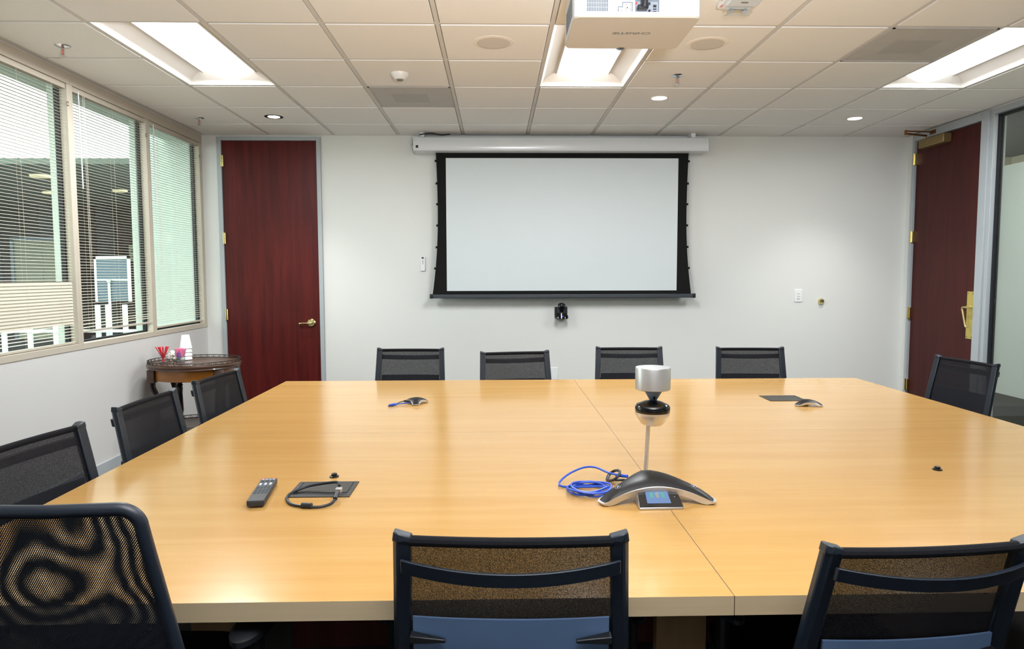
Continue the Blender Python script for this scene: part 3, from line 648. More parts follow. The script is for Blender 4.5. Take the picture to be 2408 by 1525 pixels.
MB().box((-0.12, -0.12, 0.165), (0.12, 0.12, 0.175)).build('mount_plate', 'white_plastic', pr)
MR = Matrix(((-1, 0, 0, 0), (0, 1, 0, 0), (0, 0, -1, 0), (0, 0, 0, 1)))
textobj('maker_lettering', 'CHRISTIE', 0.041, 'grey_ink', Matrix.Translation((0.010, -0.013, -0.0003)) @ MR @ Matrix.Diagonal((1.0, 0.80, 1, 1)), pr, 0.0003, 0.0012)

# ------------------------------------------------------------------ projection screen
ps = thing('projection_screen', 'lowered projection screen with black borders on the back wall', 'screen', (0.63, YB, 0))
X = lambda x: x - 0.63
m = MB(); prof = [(-0.004, 2.560), (-0.16, 2.556), (-0.198, 2.566), (-0.208, 2.60), (-0.205, 2.64), (-0.18, 2.690), (-0.14, 2.698), (-0.004, 2.698)]
m.prism([(a, b) for a, b in prof], X(-0.757), X(1.987), 'x'); m.build('case', 'case_white', ps, bevel=0.003, ang=50)
m = MB()
for xa, xb in ((-0.757, -0.751), (1.981, 1.987)): m.prism([(a * 1.02, (b - 2.63) * 1.03 + 2.63) for a, b in prof], X(xa), X(xb), 'x')
m.build('end_cap', 'white_plastic', ps, ang=50)
MB().box((X(-0.735), -0.2105, 2.588), (X(-0.712), -0.205, 2.612)).build('infrared_window', 'dark_port', ps, smooth=False)
ys = -0.12
def side(z, s):
    t = (z - 1.22) / (2.60 - 1.22); e = 0.046 * (2 * t - 1.12) ** 2 if t < 0.56 else 0.014 * ((t - 0.56) / 0.44) ** 2
    return (X(-0.545) - e) if s < 0 else (X(1.815) + e)
m = MB(); nz = 20
zs = [1.22 + (2.60 - 1.22) * k / nz for k in range(nz + 1)]
def zrow(z, a, b): return [(a, ys, z), (b, ys, z)]
wx0, wx1, wz0, wz1 = X(-0.465), X(1.730), 1.265, 2.510
# black borders: left, right, top and bottom strips
m.surf(lambda u, v: (side(1.22 + 1.38 * v, -1) + (wx0 - side(1.22 + 1.38 * v, -1)) * u, ys, 1.22 + 1.38 * v), 1, nz, (0, 0.002, 0))
m.surf(lambda u, v: (wx1 + (side(1.22 + 1.38 * v, 1) - wx1) * u, ys, 1.22 + 1.38 * v), 1, nz, (0, 0.002, 0))
m.box((wx0, ys, wz1), (wx1, ys + 0.002, 2.60)).box((wx0, ys, 1.22), (wx1, ys + 0.002, wz0))
m.build('black_border', 'screen_black', ps, smooth=False)
MB().box((wx0, ys, wz0), (wx1, ys + 0.002, wz1)).build('screen_fabric', 'screen_white', ps, smooth=False)
MB().box((X(-0.600), ys - 0.014, 1.195), (X(1.885), ys + 0.014, 1.232)).build('weight_bar', 'bar_black', ps, bevel=0.006)
m = MB()
for xa, xb in ((-0.628, -0.598), (1.883, 1.913)): m.box((X(xa), ys - 0.018, 1.193), (X(xb), ys + 0.018, 1.236))
m.build('bar_end', 'black_plastic', ps, bevel=0.006)
tz = (2.483, 2.275, 2.081, 1.882, 1.678, 1.478)
for s in (-1, 1):
    pts = [(side(2.58, s) + s * 0.008, ys, 2.58)] + [(side(z, s) + s * 0.012, ys, z) for z in tz] + [(X(-0.622) if s < 0 else X(1.907), ys, 1.236)]
    MB().tube(pts, 0.0011, 5).build('tension_cord', 'pale_ink', ps)
    for z in tz: MB().box((side(z, s) - 0.008 + s * 0.006, ys - 0.004, z - 0.010), (side(z, s) + 0.008 + s * 0.006, ys + 0.004, z + 0.010)).build('cord_tab', 'screen_black', ps, smooth=False)
m = MB(); m.box((X(-0.70), -0.15, 2.698), (X(-0.66), -0.02, 2.738)); m.box((X(1.84), -0.15, 2.698), (X(1.88), -0.02, 2.738)); m.build('ceiling_bracket', 'white_plastic', ps, smooth=False)
cb = MB().tube(smoothpath([(-0.80, YB - 0.02, 2.735), (-0.805, YB - 0.03, 2.68), (-0.79, YB - 0.06, 2.63), (-0.762, YB - 0.10, 2.615)], 5), 0.004, 6).tube(smoothpath([(-0.78, YB - 0.03, 2.73), (-0.775, YB - 0.05, 2.69), (-0.77, YB - 0.10, 2.66)], 5), 0.006, 6)
cb.build('power_cable', 'white_plastic', label='white cable looping from the ceiling into the screen case', cat='cable')
m = MB().tube(smoothpath([(-0.70, YB - 0.17, 2.715), (-0.60, YB - 0.18, 2.726), (-0.50, YB - 0.16, 2.716), (-0.42, YB - 0.17, 2.720)], 5), 0.006, 6)
m.build('signal_cable', 'cable_black', label='dark cable lying on top of the screen case at its left end', cat='cable')

# ------------------------------------------------------------------ small wall things
vc = thing('conference_camera', 'black pan-and-tilt camera with a blue light below the screen', 'camera', (0.632, YB, 0.99))
MB().box((-0.062, -0.012, 0.01), (0.062, 0, 0.115)).build('wall_plate', 'black_plastic', vc, bevel=0.001)
MB().box((-0.055, -0.12, 0.004), (0.055, 0, 0.010)).build('shelf', 'black_plastic', vc)
m = MB().surf(lambda u, v: ((0.066 - 0.018 * v * v) * math.sin((u - 0.5) * PI), -0.075 - (0.05 - 0.02 * v) * math.cos((u - 0.5) * PI), 0.010 + 0.048 * v), 14, 6)
m.box((-0.055, -0.08, 0.010), (0.055, -0.03, 0.05)); m.surf(lambda u, v: (v * 0.048 * math.sin((u - 0.5) * PI), -0.075 - v * 0.03 * math.cos((u - 0.5) * PI), 0.058), 14, 2)
m.build('camera_base', 'gloss_black', vc, ang=60)
m = MB()
for s in (-1, 1): m.box((s * 0.028 - 0.012, -0.095, 0.056), (s * 0.028 + 0.012, -0.045, 0.112))
m.box((-0.038, -0.095, 0.052), (0.038, -0.045, 0.066)); m.build('yoke', 'black_plastic', vc, bevel=0.004)
m = MB().lathe([(0.0, -0.038), (0.026, -0.034), (0.036, -0.02), (0.040, 0.0), (0.036, 0.02), (0.026, 0.034), (0.0, 0.038)], (0, -0.072, 0.118), 22, 'x'); m.build('camera_head', 'black_plastic', vc)
MB().lathe([(0.012, -0.012), (0.017, -0.010), (0.018, 0.0)], (0, -0.106, 0.124), 20, 'y').build('lens', 'gloss_black', vc)
MB().lathe([(0.0035, -0.002), (0.0035, 0)], (0.006, -0.124, 0.030), 10, 'y').build('status_light', 'led_blue', vc)

sw = thing('light_switch', 'white wall dimmer switch right of the screen', 'switch', (2.963, YB, 1.207))
MB().box((-0.039, -0.006, -0.062), (0.039, 0, 0.062)).build('cover_plate', 'white_plastic', sw, bevel=0.003)
MB().box((-0.018, -0.009, -0.034), (0.016, -0.006, 0.034)).build('paddle', 'white_plastic', sw, bevel=0.001)
MB().box((0.006, -0.010, 0.004), (0.014, -0.009, 0.012)).build('indicator', 'led_green', sw)
g = MB()
for z in (0.018, -0.008, -0.030): g.box((-0.014, -0.0098, z - 0.0012), (0.012, -0.009, z + 0.0012))
g.build('groove', 'grey_ink', sw, smooth=False)
ds = thing('door_stop', 'brass wall door stop with a black rubber button right of the switch', 'door stop', (3.188, YB, 1.15))
MB().lathe([(0.012, -0.022), (0.022, -0.024), (0.030, -0.012), (0.031, 0)], n=28, axis='y').build('cup', 'brass', ds)
MB().lathe([(0.008, -0.028), (0.010, -0.02)], (0.004, 0, 0.002), 16, 'y').build('rubber_button', 'black_door_stop', ds)
ir = thing('screen_remote_holder', 'slim white screen control on the wall left of the screen', 'control', (-0.702, YB, 1.522))
MB().box((-0.022, -0.016, -0.068), (0.022, 0, 0.068)).build('body', 'white_plastic', ir, bevel=0.004)
MB().box((-0.012, -0.0175, 0.052), (0.010, -0.015, 0.066)).build('sensor_window', 'dark_port', ir)
g = MB()
for k in range(5): g.box((-0.004, -0.0172, -0.002 + k * 0.009), (0.004, -0.016, 0.003 + k * 0.009))
g.build('small_print', 'grey_ink', ir, smooth=False)
op = thing('wall_plate', 'blank white wall plate low on the back wall between two chairs', 'wall plate', (0.565, YB, 0.452))
MB().box((-0.040, -0.006, -0.060), (0.040, 0, 0.060)).build('cover', 'white_plastic', op, bevel=0.003)

# ------------------------------------------------------------------ conference table
TX0, TX1, TY0, TY1, TZ, TT = -1.35, 2.35, 1.405, 4.43, 0.740, 0.042
tb = thing('conference_table', 'large square maple conference table in the middle of the room', 'table', (0.5, 2.95, 0))
def L3(p): return (p[0] - 0.5, p[1] - 2.95, p[2])
sx, sy, gp_ = 0.503, 2.95, 0.0009
for (a, b, c, d) in ((TX0, TY0, sx - gp_, sy - gp_), (sx + gp_, TY0, TX1, sy - gp_), (TX0, sy + gp_, sx - gp_, TY1), (sx + gp_, sy + gp_, TX1, TY1)):
    m = MB(); p0 = L3((a, b, TZ - TT)); p1 = L3((c, d, TZ)); m.box(p0, p1)
    m.m = [1, 0, 1, 1, 1, 1]
    m.build('table_top', ['maple', 'maple_edge'], tb, smooth=False)
for (xa, xb, ya, yb, z0) in ((0.475, 0.625, 1.98, 2.02, 0.0), (-0.90, -0.765, 1.98, 2.02, 0.34), (1.15, 1.31, 1.98, 2.02, 0.0), (0.46, 0.62, 3.86, 3.90, 0.0), (-0.62, -0.46, 3.86, 3.90, 0.0), (1.50, 1.66, 3.86, 3.90, 0.0)):
    MB().box(L3((xa, ya, z0)), L3((xb, yb, TZ - TT))).build('leg_panel', 'shaded_leg_maple', tb, bevel=0.002)
MB().box(L3((-0.62, 2.02, 0.30)), L3((1.31, 2.04, 0.56))).build('stretcher', 'mahogany_dark', tb, smooth=False)
MB().box(L3((-0.62, 3.84, 0.36)), L3((1.66, 3.86, 0.60))).build('stretcher', 'mahogany_dark', tb, smooth=False)

MB().box(L3((TX0 + 0.001, sy - gp_, TZ - TT)), L3((TX1 - 0.001, sy + gp_, TZ - 0.0003))).build('seam_shade_strip', 'stained_wood', tb, smooth=False)  # dark strip in place of the shade inside the open seam
MB().box(L3((sx - gp_, TY0 + 0.001, TZ - TT)), L3((sx + gp_, TY1 - 0.001, TZ - 0.0003))).build('seam_shade_strip', 'stained_wood', tb, smooth=False)
# flush connection boxes
def table_box(x0, y0, x1, y1, open_, label):
    b = thing('table_connection_box', label, 'connection box', ((x0 + x1) / 2, (y0 + y1) / 2, TZ), 0, 'flush black table boxes')
    hx, hy = (x1 - x0) / 2, (y1 - y0) / 2
    m = MB(); e = 0.014
    m.box((-hx, -hy, 0.0), (hx, -hy + e, 0.003)).box((-hx, hy - e, 0.0), (hx, hy, 0.003)).box((-hx, -hy + e, 0), (-hx + e, hy - e, 0.003)).box((hx - e, -hy + e, 0), (hx, hy - e, 0.003))
    m.build('bezel', 'box_metal', b, bevel=0.0005, seg=1)
    MB().box((-hx + e, -hy + e, 0.0), (hx - e, hy - e, 0.0008)).build('well', 'gasket', b, smooth=False)
    lid = MB().box((-hx + e + 0.003, -hy + e + (0.028 if open_ else 0.002), 0.0008), (hx - e - 0.003, hy - e - 0.002, 0.0030 if open_ else 0.0026))
    lid.build('lid', 'box_metal', b, bevel=0.0005, seg=1)
table_box(-0.645, 2.085, -0.452, 2.240, True, 'open black connection box at the near left of the table')
table_box(1.468, 3.625, 1.668, 3.785, False, 'closed black connection box at the far right of the table')
# short video cable looping out of the open box
vcab = thing('video_cable', 'short black cable with a plug looped over the open table box', 'cable', (-0.55, 2.08, TZ))
o0 = Vector((-0.55, 2.08, TZ))
pth = [(-0.487, 2.105, 0.770), (-0.500, 2.135, 0.772), (-0.545, 2.150, 0.764), (-0.600, 2.150, 0.754), (-0.636, 2.120, 0.7452), (-0.640, 2.085, 0.7452), (-0.628, 2.043, 0.7452), (-0.599, 2.004, 0.7452), (-0.554, 1.985, 0.7452), (-0.515, 1.985, 0.7452), (-0.490, 2.005, 0.747), (-0.483, 2.030, 0.752)]
MB().tube([Vector(p) - o0 for p in smoothpath(pth, 6)], 0.0042, 10).build('lead', 'cable_black', vcab)
MB().tube([Vector((-0.571, 1.990, 0.748)) - o0, Vector((-0.540, 1.985, 0.748)) - o0], 0.0085, 16).build('ferrite_core', 'cable_black', vcab, bevel=0.001)
MB().tube([Vector((-0.483, 2.030, 0.753)) - o0, Vector((-0.484, 2.066, 0.761)) - o0], 0.0065, 12).build('plug_body', 'cable_black', vcab)
MB().box((-0.492 + 0.55, -0.008, 0.018), (-0.474 + 0.55, 0.012, 0.030)).build('plug_tip', 'satin_silver', vcab, bevel=0.001)
# small black caps
for x, y, l in ((-0.548, 2.300, 'small black plug cap behind the open table box'), (1.531, 2.32, 'small black plug cap alone on the right of the table')):
    c = MB().lathe([(0.0155, 0), (0.0155, 0.003), (0.013, 0.0045), (0.0095, 0.005), (0.0095, 0.0115), (0.008, 0.0125)], (0, 0, 0), 24)
    c.build('plug_cap', 'phone_black', loc=(x, y, TZ), label=l, cat='cap', group='plug caps', ang=40)

# remote
rm = thing('remote_control', 'black remote control with red and white buttons on the table', 'remote', (-0.722, 2.105, TZ), math.radians(8))
m = MB(); o_ = rrect(-0.025, -0.115, 0.025, 0.115, 0.006, 4); i_ = rrect(-0.019, -0.108, 0.019, 0.108, 0.006, 4); n = len(o_)
m.add([(x, y, 0.0) for x, y in i_] + [(x, y, 0.007) for x, y in o_] + [(x, y, 0.020) for x, y in o_] + [(x * 0.95, y * 0.985, 0.0225) for x, y in o_],
      [tuple(range(n))] + [(k * n + i, k * n + (i + 1) % n, (k + 1) * n + (i + 1) % n, (k + 1) * n + i) for k in range(3) for i in range(n)] + [tuple(range(3 * n, 4 * n))])
m.build('casing', 'remote_body', rm, ang=35)
def key(x, y, wx_, wy_, mt): MB().box((x - wx_, y - wy_, 0.0222), (x + wx_, y + wy_, 0.0242)).build('button', mt, rm, bevel=0.0006, seg=1)
key(-0.017, 0.106, 0.0045, 0.003, 'key_red'); key(0.017, 0.106, 0.0045, 0.003, 'key_red')
for k in range(4): key(-0.0165 + k * 0.011, 0.097, 0.0042, 0.0032, 'key_white')
for r in range(2):
    for c in range(3): key(-0.015 + c * 0.015, 0.083 - r * 0.012, 0.0045, 0.002, 'key_dark')
for c in range(3): key(-0.015 + c * 0.015, 0.048, 0.0035, 0.011, 'key_white')
for r in range(6):
    for c in range(4): key(-0.0165 + c * 0.011, 0.022 - r * 0.0125, 0.0035, 0.0028, 'key_dark')
MB().lathe([(0.002, -0.001), (0.002, 0)], (0.002, -0.115, 0.009), 8, 'y').build('lanyard_hole', 'dark_port', rm)

# conference phone : three-armed arch
ph = thing('conference_phone', 'three-armed black and silver conference phone with a small touchscreen', 'phone', (0.475, 2.06, TZ), math.radians(1))
def hz(r): return 0.014 + 0.060 * (1 - min(1.0, r / 0.20) ** 1.7)
angs = (math.radians(203), math.radians(-23), math.radians(90))
def three_arm(par, angs, LT, WT_, zc, ze, cd, band, parts=('arched_body', 'silver_edge')):
    """rounded three-armed shell: dark arched top over a silver skirt"""
    H = lambda r: ze + zc * (1 - min(1.0, r / (max(LT) * 1.06)) ** 1.7)
    pts = []; order = sorted(range(3), key=lambda k: angs[k] % (2 * PI))
    for q in range(3):
        k = order[q]; k2 = order[(q + 1) % 3]
        def tipc(k, sgn, back=0.0, w=1.0):
            a = angs[k]; return Vector((math.cos(a) * (LT[k] - back) - math.sin(a) * WT_ * sgn * w, math.sin(a) * (LT[k] - back) + math.cos(a) * WT_ * sgn * w, 0))
        A = tipc(k, 1, LT[k] * 0.045); B = tipc(k2, -1, LT[k2] * 0.045)
        pts += [tipc(k, -1, 0.0, 0.72), tipc(k, 0, -0.001), tipc(k, 1, 0.0, 0.72)]
        a1 = angs[k] % (2 * PI); a2 = angs[k2] % (2 * PI)
        if a2 < a1: a2 += 2 * PI
        am = (a1 + a2) / 2; Cc = Vector((math.cos(am) * cd, math.sin(am) * cd, 0))
        for i in range(17):
            t = i / 16; pts.append(A * (1 - t) ** 3 + (A * 0.42 + Cc * 0.80) * 3 * t * (1 - t) ** 2 + (B * 0.42 + Cc * 0.80) * 3 * t * t * (1 - t) + B * t ** 3)
    n = len(pts); RG = 12; L0 = max(LT)
    zt = lambda p, s_: H((p * s_).length) - zc * 0.23 * s_ ** 5
    m = MB(); vs = [(0, 0, H(0))]
    for r in range(1, RG + 1):
        s_ = r / RG * 0.965; vs += [(p.x * s_, p.y * s_, zt(p, s_)) for p in pts]
    m.add(vs, [(0, 1 + i, 1 + (i + 1) % n) for i in range(n)] + [(1 + (r - 1) * n + i, 1 + r * n + i, 1 + r * n + (i + 1) % n, 1 + (r - 1) * n + (i + 1) % n) for r in range(1, RG) for i in range(n)])
    m.build(parts[0], 'phone_black', par, ang=60)
    m = MB(); vs = []
    for f, dz in ((0.965, 0.0), (1.0, -0.1 * band), (0.985, -0.42 * band), (0.93, -band)):
        for p in pts: vs.append((p.x * f, p.y * f, max(0.001 if dz < -0.5 * band else 0.003, zt(p, 0.965) + dz)))
    vs.append((0, 0, zc * 0.7))
    m.add(vs, [(r * n + i, r * n + (i + 1) % n, (r + 1) * n + (i + 1) % n, (r + 1) * n + i) for r in range(3) for i in range(n)] + [(3 * n + i, 3 * n + (i + 1) % n, 4 * n) for i in range(n)])
    m.build(parts[1], 'satin_silver', par, ang=50)
three_arm(ph, angs, (0.186, 0.188, 0.140), 0.021, 0.060, 0.014, 0.030, 0.019)
for a_, s in ((angs[0], 1), (angs[1], -1)):
    t = 0.125; m = MB(); cx, cy = t * math.cos(a_), t * math.sin(a_)
    m.tube([(cx + 0.008 * math.cos(q * PI / 6), cy + 0.008 * math.sin(q * PI / 6), hz(math.hypot(cx + 0.008 * math.cos(q * PI / 6), cy + 0.008 * math.sin(q * PI / 6))) + 0.0004) for q in range(12)], 0.0005, 4, closed=True)
    m.tube([(cx - 0.003, cy - 0.002, hz(t + 0.0035) + 0.0005), (cx + 0.003, cy + 0.002, hz(t - 0.0035) + 0.0005)], 0.0014, 5); m.build('mute_mark', 'key_white', ph)
# display wedge between the front arms
def wedge(x, y, z): return (x, y, z)
dw = MB(); A = [(-0.062, -0.118, 0.0), (0.062, -0.118, 0.0), (0.062, -0.03, 0.0), (-0.062, -0.03, 0.0), (-0.066, -0.118, 0.006), (0.066, -0.118, 0.006), (0.058, -0.045, 0.046), (-0.058, -0.045, 0.046)]
dw.add(A, [(0, 3, 2, 1), (4, 5, 6, 7), (0, 1, 5, 4), (1, 2, 6, 5), (2, 3, 7, 6), (3, 0, 4, 7)]); dw.build('display_housing', 'satin_silver', ph, bevel=0.002)
def onw(u, v, h): # u -1..1 , v 0..1 up the slope
    return (u * (0.064 - 0.007 * v), -0.1165 + 0.070 * v, 0.0075 + 0.0385 * v + h)
m = MB().surf(lambda u, v: onw(2 * u - 1, v, 0.0012), 4, 4, (0, 0, -0.001)); m.build('display_glass', 'gloss_black', ph, smooth=False)
m = MB().surf(lambda u, v: onw(-0.62 + 1.12 * u, 0.16 + 0.68 * v, 0.0018), 1, 1); m.build('touchscreen', 'screen_ui', ph, smooth=False)
for k, mt in enumerate(('ui_green', 'ui_grey', 'ui_green')):
    m = MB().surf(lambda u, v, k=k: onw(-0.42 + 0.27 * k + 0.17 * u, 0.42 + 0.26 * v, 0.0022), 1, 1); m.build('app_icon', mt, ph, smooth=False)
for vv in (0.45, 0.72):
    p = onw(0.76, vv, 0.002); MB().lathe([(0.002, 0), (0.002, 0.0008)], p, 10).build('touch_key', 'key_white', ph)
# blue network cable bundle
nc = thing('network_cable', 'coiled blue network cable beside the conference phone', 'cable', (0.29, 2.12, TZ + 0.002))
o0 = Vector((0.29, 2.12, TZ)); pts = []
for k in range(0, 5 * 16):
    a = 2 * PI * k / 16; rr = 0.062 + 0.006 * math.sin(k * 0.37); q = k / 80
    pts.append((0.005 + rr * math.cos(a) + 0.010 * math.sin(k * 0.21), -0.012 + (rr * 0.9) * math.sin(a) + 0.006 * math.cos(k * 0.17), 0.003 + 0.016 * q + 0.003 * math.sin(k * 0.9)))
pts += [(-0.03, 0.02, 0.006), (-0.090, 0.045, 0.004), (-0.060, 0.10, 0.02), (0.0, 0.16, 0.028), (0.045, 0.17, 0.026), (0.08, 0.11, 0.024), (0.115, 0.07, 0.028)]
MB().tube(smoothpath(pts, 3), 0.0034, 7).build('blue_lead', 'cable_blue', nc)
MB().tube([(0.100, 0.085, 0.024), (0.132, 0.055, 0.028)], 0.0055, 8).build('connector', 'cable_blue', nc)
m = MB(); pts = []
for k in range(36):
    a = 2 * PI * k / 14; pts.append((0.092 + 0.004 * k / 36 + 0.018 * math.cos(a), 0.10 + 0.055 * math.sin(a) , 0.020 + 0.018 * math.cos(a + 0.5)))
pts += [(0.12, 0.05, 0.02), (0.15, 0.03, 0.02)]
m.tube(smoothpath(pts, 3), 0.0042, 6); m.build('phone_lead', 'cable_black', label='black cable loops tucked behind the conference phone', cat='cable', loc=(0.29, 2.12, TZ))

# table camera tower
tc_ = thing('panoramic_camera', 'silver table camera on a thin pole behind the conference phone', 'camera', (0.506, 2.25, TZ)); tc_.scale = (0.95, 0.95, 1.01)
MB().lathe([(0.038, 0), (0.040, 0.004), (0.036, 0.010), (0.018, 0.016)], (-0.012, 0, 0), 32).build('round_base', 'satin_silver', tc_)
pole = MB(); pole.tube([(-0.010, 0.0, 0.010), (-0.002, 0.0, 0.182)], 0.0078, 4); pole.build('pole', 'satin_silver', tc_, bevel=0.001, smooth=False)
MB().lathe([(0.030, 0.180), (0.040, 0.186), (0.058, 0.214), (0.0595, 0.217), (0.0595, 0.224)], (0.012, 0, 0), 40).build('lower_cup', 'satin_silver', tc_)
MB().lathe([(0.0595, 0.2235), (0.0605, 0.228), (0.0605, 0.240), (0.055, 0.248), (0.030, 0.258), (0.012, 0.262), (0.010, 0.27)], (0.012, 0, 0), 40).build('dark_collar', 'gloss_black', tc_)
m = MB().lathe([(0.012, 0.262), (0.016, 0.268), (0.032, 0.294), (0.032, 0.299)], (0.014, 0, 0), 30); m.build('swivel_neck', 'lumbar_plastic', tc_)
MB().lathe([(0.004, -0.003), (0.0055, 0)], (0.012, -0.020, 0.272), 12, 'y').build('lens', 'gloss_black', tc_)
MB().lathe([(0.057, 0.297), (0.0605, 0.299), (0.0605, 0.368), (0.059, 0.3705), (0.0, 0.372)], (0.012, 0, 0), 48).build('top_cylinder', 'satin_silver', tc_)

# satellite microphones
def satmic(x, y, rz, label, cable):
    s = thing('satellite_microphone', label, 'microphone', (x, y, TZ), rz, 'satellite table microphones')
    three_arm(s, angs, (0.072, 0.072, 0.066), 0.018, 0.024, 0.009, 0.018, 0.012)
    return s
satmic(-0.425, 3.63, math.radians(-62), 'small satellite microphone with blue tie at the far left of the table', True)
satmic(1.612, 3.50, math.radians(-6), 'small satellite microphone beside the closed table box', False)
MB().tube(smoothpath([(0, 0, 0.014), (-0.03, -0.01, 0.016), (-0.06, -0.03, 0.008), (-0.075, -0.07, 0.003), (-0.10, -0.075, 0.003)], 5), [0.006] * 5 + [0.0024] * 16, 7).build('microphone_lead', 'cable_black', loc=(-0.46, 3.62, TZ), label='short black lead leaving the far left satellite microphone', cat='cable')
MB().tube(smoothpath([(0, 0, 0.005), (0.03, 0.02, 0.008), (0.07, 0.06, 0.006), (0.10, 0.07, 0.006)], 4), [0.007] * 5 + [0.003] * 8, 8).build('blue_cable_tail', 'cable_blue', loc=(-0.555, 3.545, TZ), label='blue cable tail lying by the far left satellite microphone', cat='cable')

# ------------------------------------------------------------------ office chairs
def make_chair(label, width=0.465, lean=0.20, top=0.910, backy=-0.20, lz=0.730, mesh='back_mesh'):
    t = thing('office_chair', label, 'chair', group='black mesh conference chairs')
    hw_ = width / 2
    def BY(z): return backy - (z - 0.46) * lean
    def pt(x, z, bow, dy=0.0, droop=0.0):
        q = 1 - (x / hw_) ** 2
        return (x, BY(z) - bow * q + dy, z - droop * q)
    # posts
    for s in (-1, 1):
        m = MB(); secs = []
        for z, xo in ((0.40, 0.016), (0.55, 0.014), (0.70, 0.008), (top - 0.01, 0.0)):
            x1 = s * (hw_ + xo); x0 = s * (hw_ + xo - 0.036); y = BY(z)
            secs.append([(x0, y + 0.010, z), (x1, y + 0.012, z), (x1, y - 0.006, z), (x1 - s * 0.010, y - 0.018, z), (x0, y - 0.013, z)])
        vs = [p for q in secs for p in q]; fs = [(k * 5 + i, k * 5 + (i + 1) % 5, (k + 1) * 5 + (i + 1) % 5, (k + 1) * 5 + i) for k in range(3) for i in range(5)] + [(0, 1, 2, 3, 4), (15, 16, 17, 18, 19)]
        m.add(vs, fs); p = m.build('back_post', 'post_plastic', t, bevel=0.003, ang=40)
        z = top - 0.012; y = BY(z)
        c = MB(); c.add([(s * (hw_ + 0.001), y + 0.014, z), (s * (hw_ + 0.001), y - 0.012, z), (s * (hw_ - 0.012), y - 0.021, z), (s * (hw_ - 0.038), y - 0.015, z), (s * (hw_ - 0.038), y + 0.012, z),
                         (s * (hw_ - 0.002), y + 0.011, z + 0.020), (s * (hw_ - 0.002), y - 0.012, z + 0.020), (s * (hw_ - 0.012), y - 0.020, z + 0.019), (s * (hw_ - 0.037), y - 0.014, z + 0.010), (s * (hw_ - 0.037), y + 0.010, z + 0.010)],
                        [(0, 1, 2, 3, 4), (5, 6, 7, 8, 9)] + [(i, (i + 1) % 5, 5 + (i + 1) % 5, 5 + i) for i in range(5)])
        c.build('post_cap', 'post_plastic', p, bevel=0.003, ang=40)
    xi = hw_ - 0.030
    m = MB().tube([pt(-xi + 2 * xi * k / 12, top - 0.012, 0.016, -0.002) for k in range(13)], 0.0105, 10); m.build('top_rail', 'seat_fabric', t)
    m = MB().surf(lambda u, v: pt(-xi + 2 * xi * u, 0.50 + (top - 0.515) * v, 0.016, 0.004), 12, 6); m.build('mesh_back', mesh, t, ang=80)
    def br(u, v):
        x = (-xi - 0.012) + 2 * (xi + 0.012) * u; p = pt(x, 0.838 + 0.029 * v, 0.050, -0.014, 0.012); return p
    m = MB().surf(br, 18, 1, (0, -0.013, 0.002)); m.build('cross_brace', 'post_plastic', t, bevel=0.002, ang=50)
    m = MB().surf(lambda u, v: pt((-xi + 0.004) + 2 * (xi - 0.004) * u, 0.54 + (lz - 0.54) * v, 0.018, -0.010 - 0.010 * math.sin(PI * v)), 14, 8, (0, 0.006, 0)); m.build('lumbar_panel', 'lumbar_plastic', t, ang=60)
    for s in (-1, 1):
        m = MB(); z = lz - 0.047; y = BY(z) - 0.034
        m.add([(s * xi, y - 0.010, z), (s * xi, y + 0.012, z), (s * (xi - 0.072), y - 0.006, z + 0.004), (s * (xi - 0.072), y - 0.014, z + 0.004),
               (s * xi, y - 0.010, z + 0.016), (s * xi, y + 0.012, z + 0.018), (s * (xi - 0.072), y - 0.006, z + 0.011), (s * (xi - 0.072), y - 0.014, z + 0.011)],
              [(0, 3, 2, 1), (4, 5, 6, 7), (0, 1, 5, 4), (1, 2, 6, 5), (2, 3, 7, 6), (3, 0, 4, 7)])
        m.build('lumbar_grip', 'black_plastic', t, bevel=0.002)
    out = rrect(-0.235, -0.215, 0.235, 0.245, 0.07, 5); i2 = [(x * 0.94, y * 0.94) for x, y in out]; n = len(out)
    m = MB(); m.add([(x, y, 0.425) for x, y in i2] + [(x, y, 0.44) for x, y in out] + [(x, y, 0.468) for x, y in out] + [(x, y, 0.485) for x, y in i2],
                    [tuple(range(n))] + [(k * n + i, k * n + (i + 1) % n, (k + 1) * n + (i + 1) % n, (k + 1) * n + i) for k in range(3) for i in range(n)] + [tuple(range(3 * n, 4 * n))])
    m.build('seat', 'seat_fabric', t, ang=60)
    MB().box((-0.10, -0.14, 0.375), (0.10, 0.12, 0.43)).build('tilt_mechanism', 'black_plastic', t, bevel=0.01)
    for s in (-1, 1):
        m = MB().tube(smoothpath([(s * 0.10, -0.02, 0.405), (s * 0.25, -0.02, 0.405), (s * 0.278, -0.02, 0.44), (s * 0.284, -0.02, 0.635)], 4), 0.017, 10); a = m.build('arm_post', 'black_plastic', t)
        m = MB().lathe([(0.026, 0.0), (0.033, 0.004), (0.033, 0.014), (0.026, 0.020)], (s * 0.284, -0.01, 0.633), 24, sx=1.0, sy=3.4); m.build('arm_pad', 'post_plastic', t)
    MB().lathe([(0.030, 0.09), (0.030, 0.22), (0.016, 0.22), (0.016, 0.38)], n=16).build('gas_lift', 'black_plastic', t)
    for k in range(5):
        a = math.radians(90 + 72 * k); ca, sa = math.cos(a), math.sin(a)
        l = MB().tube([(0.02 * ca, 0.02 * sa, 0.105), (0.16 * ca, 0.16 * sa, 0.09), (0.29 * ca, 0.29 * sa, 0.07)], [0.024, 0.02, 0.014], 8); l = l.build('base_leg', 'black_plastic', t)
        MB().lathe([(0.024, -0.022), (0.027, -0.018), (0.027, 0.018), (0.024, 0.022)], (0.29 * ca, 0.29 * sa, 0.027), 14, 'x').build('caster', 'black_plastic', l)
    return t
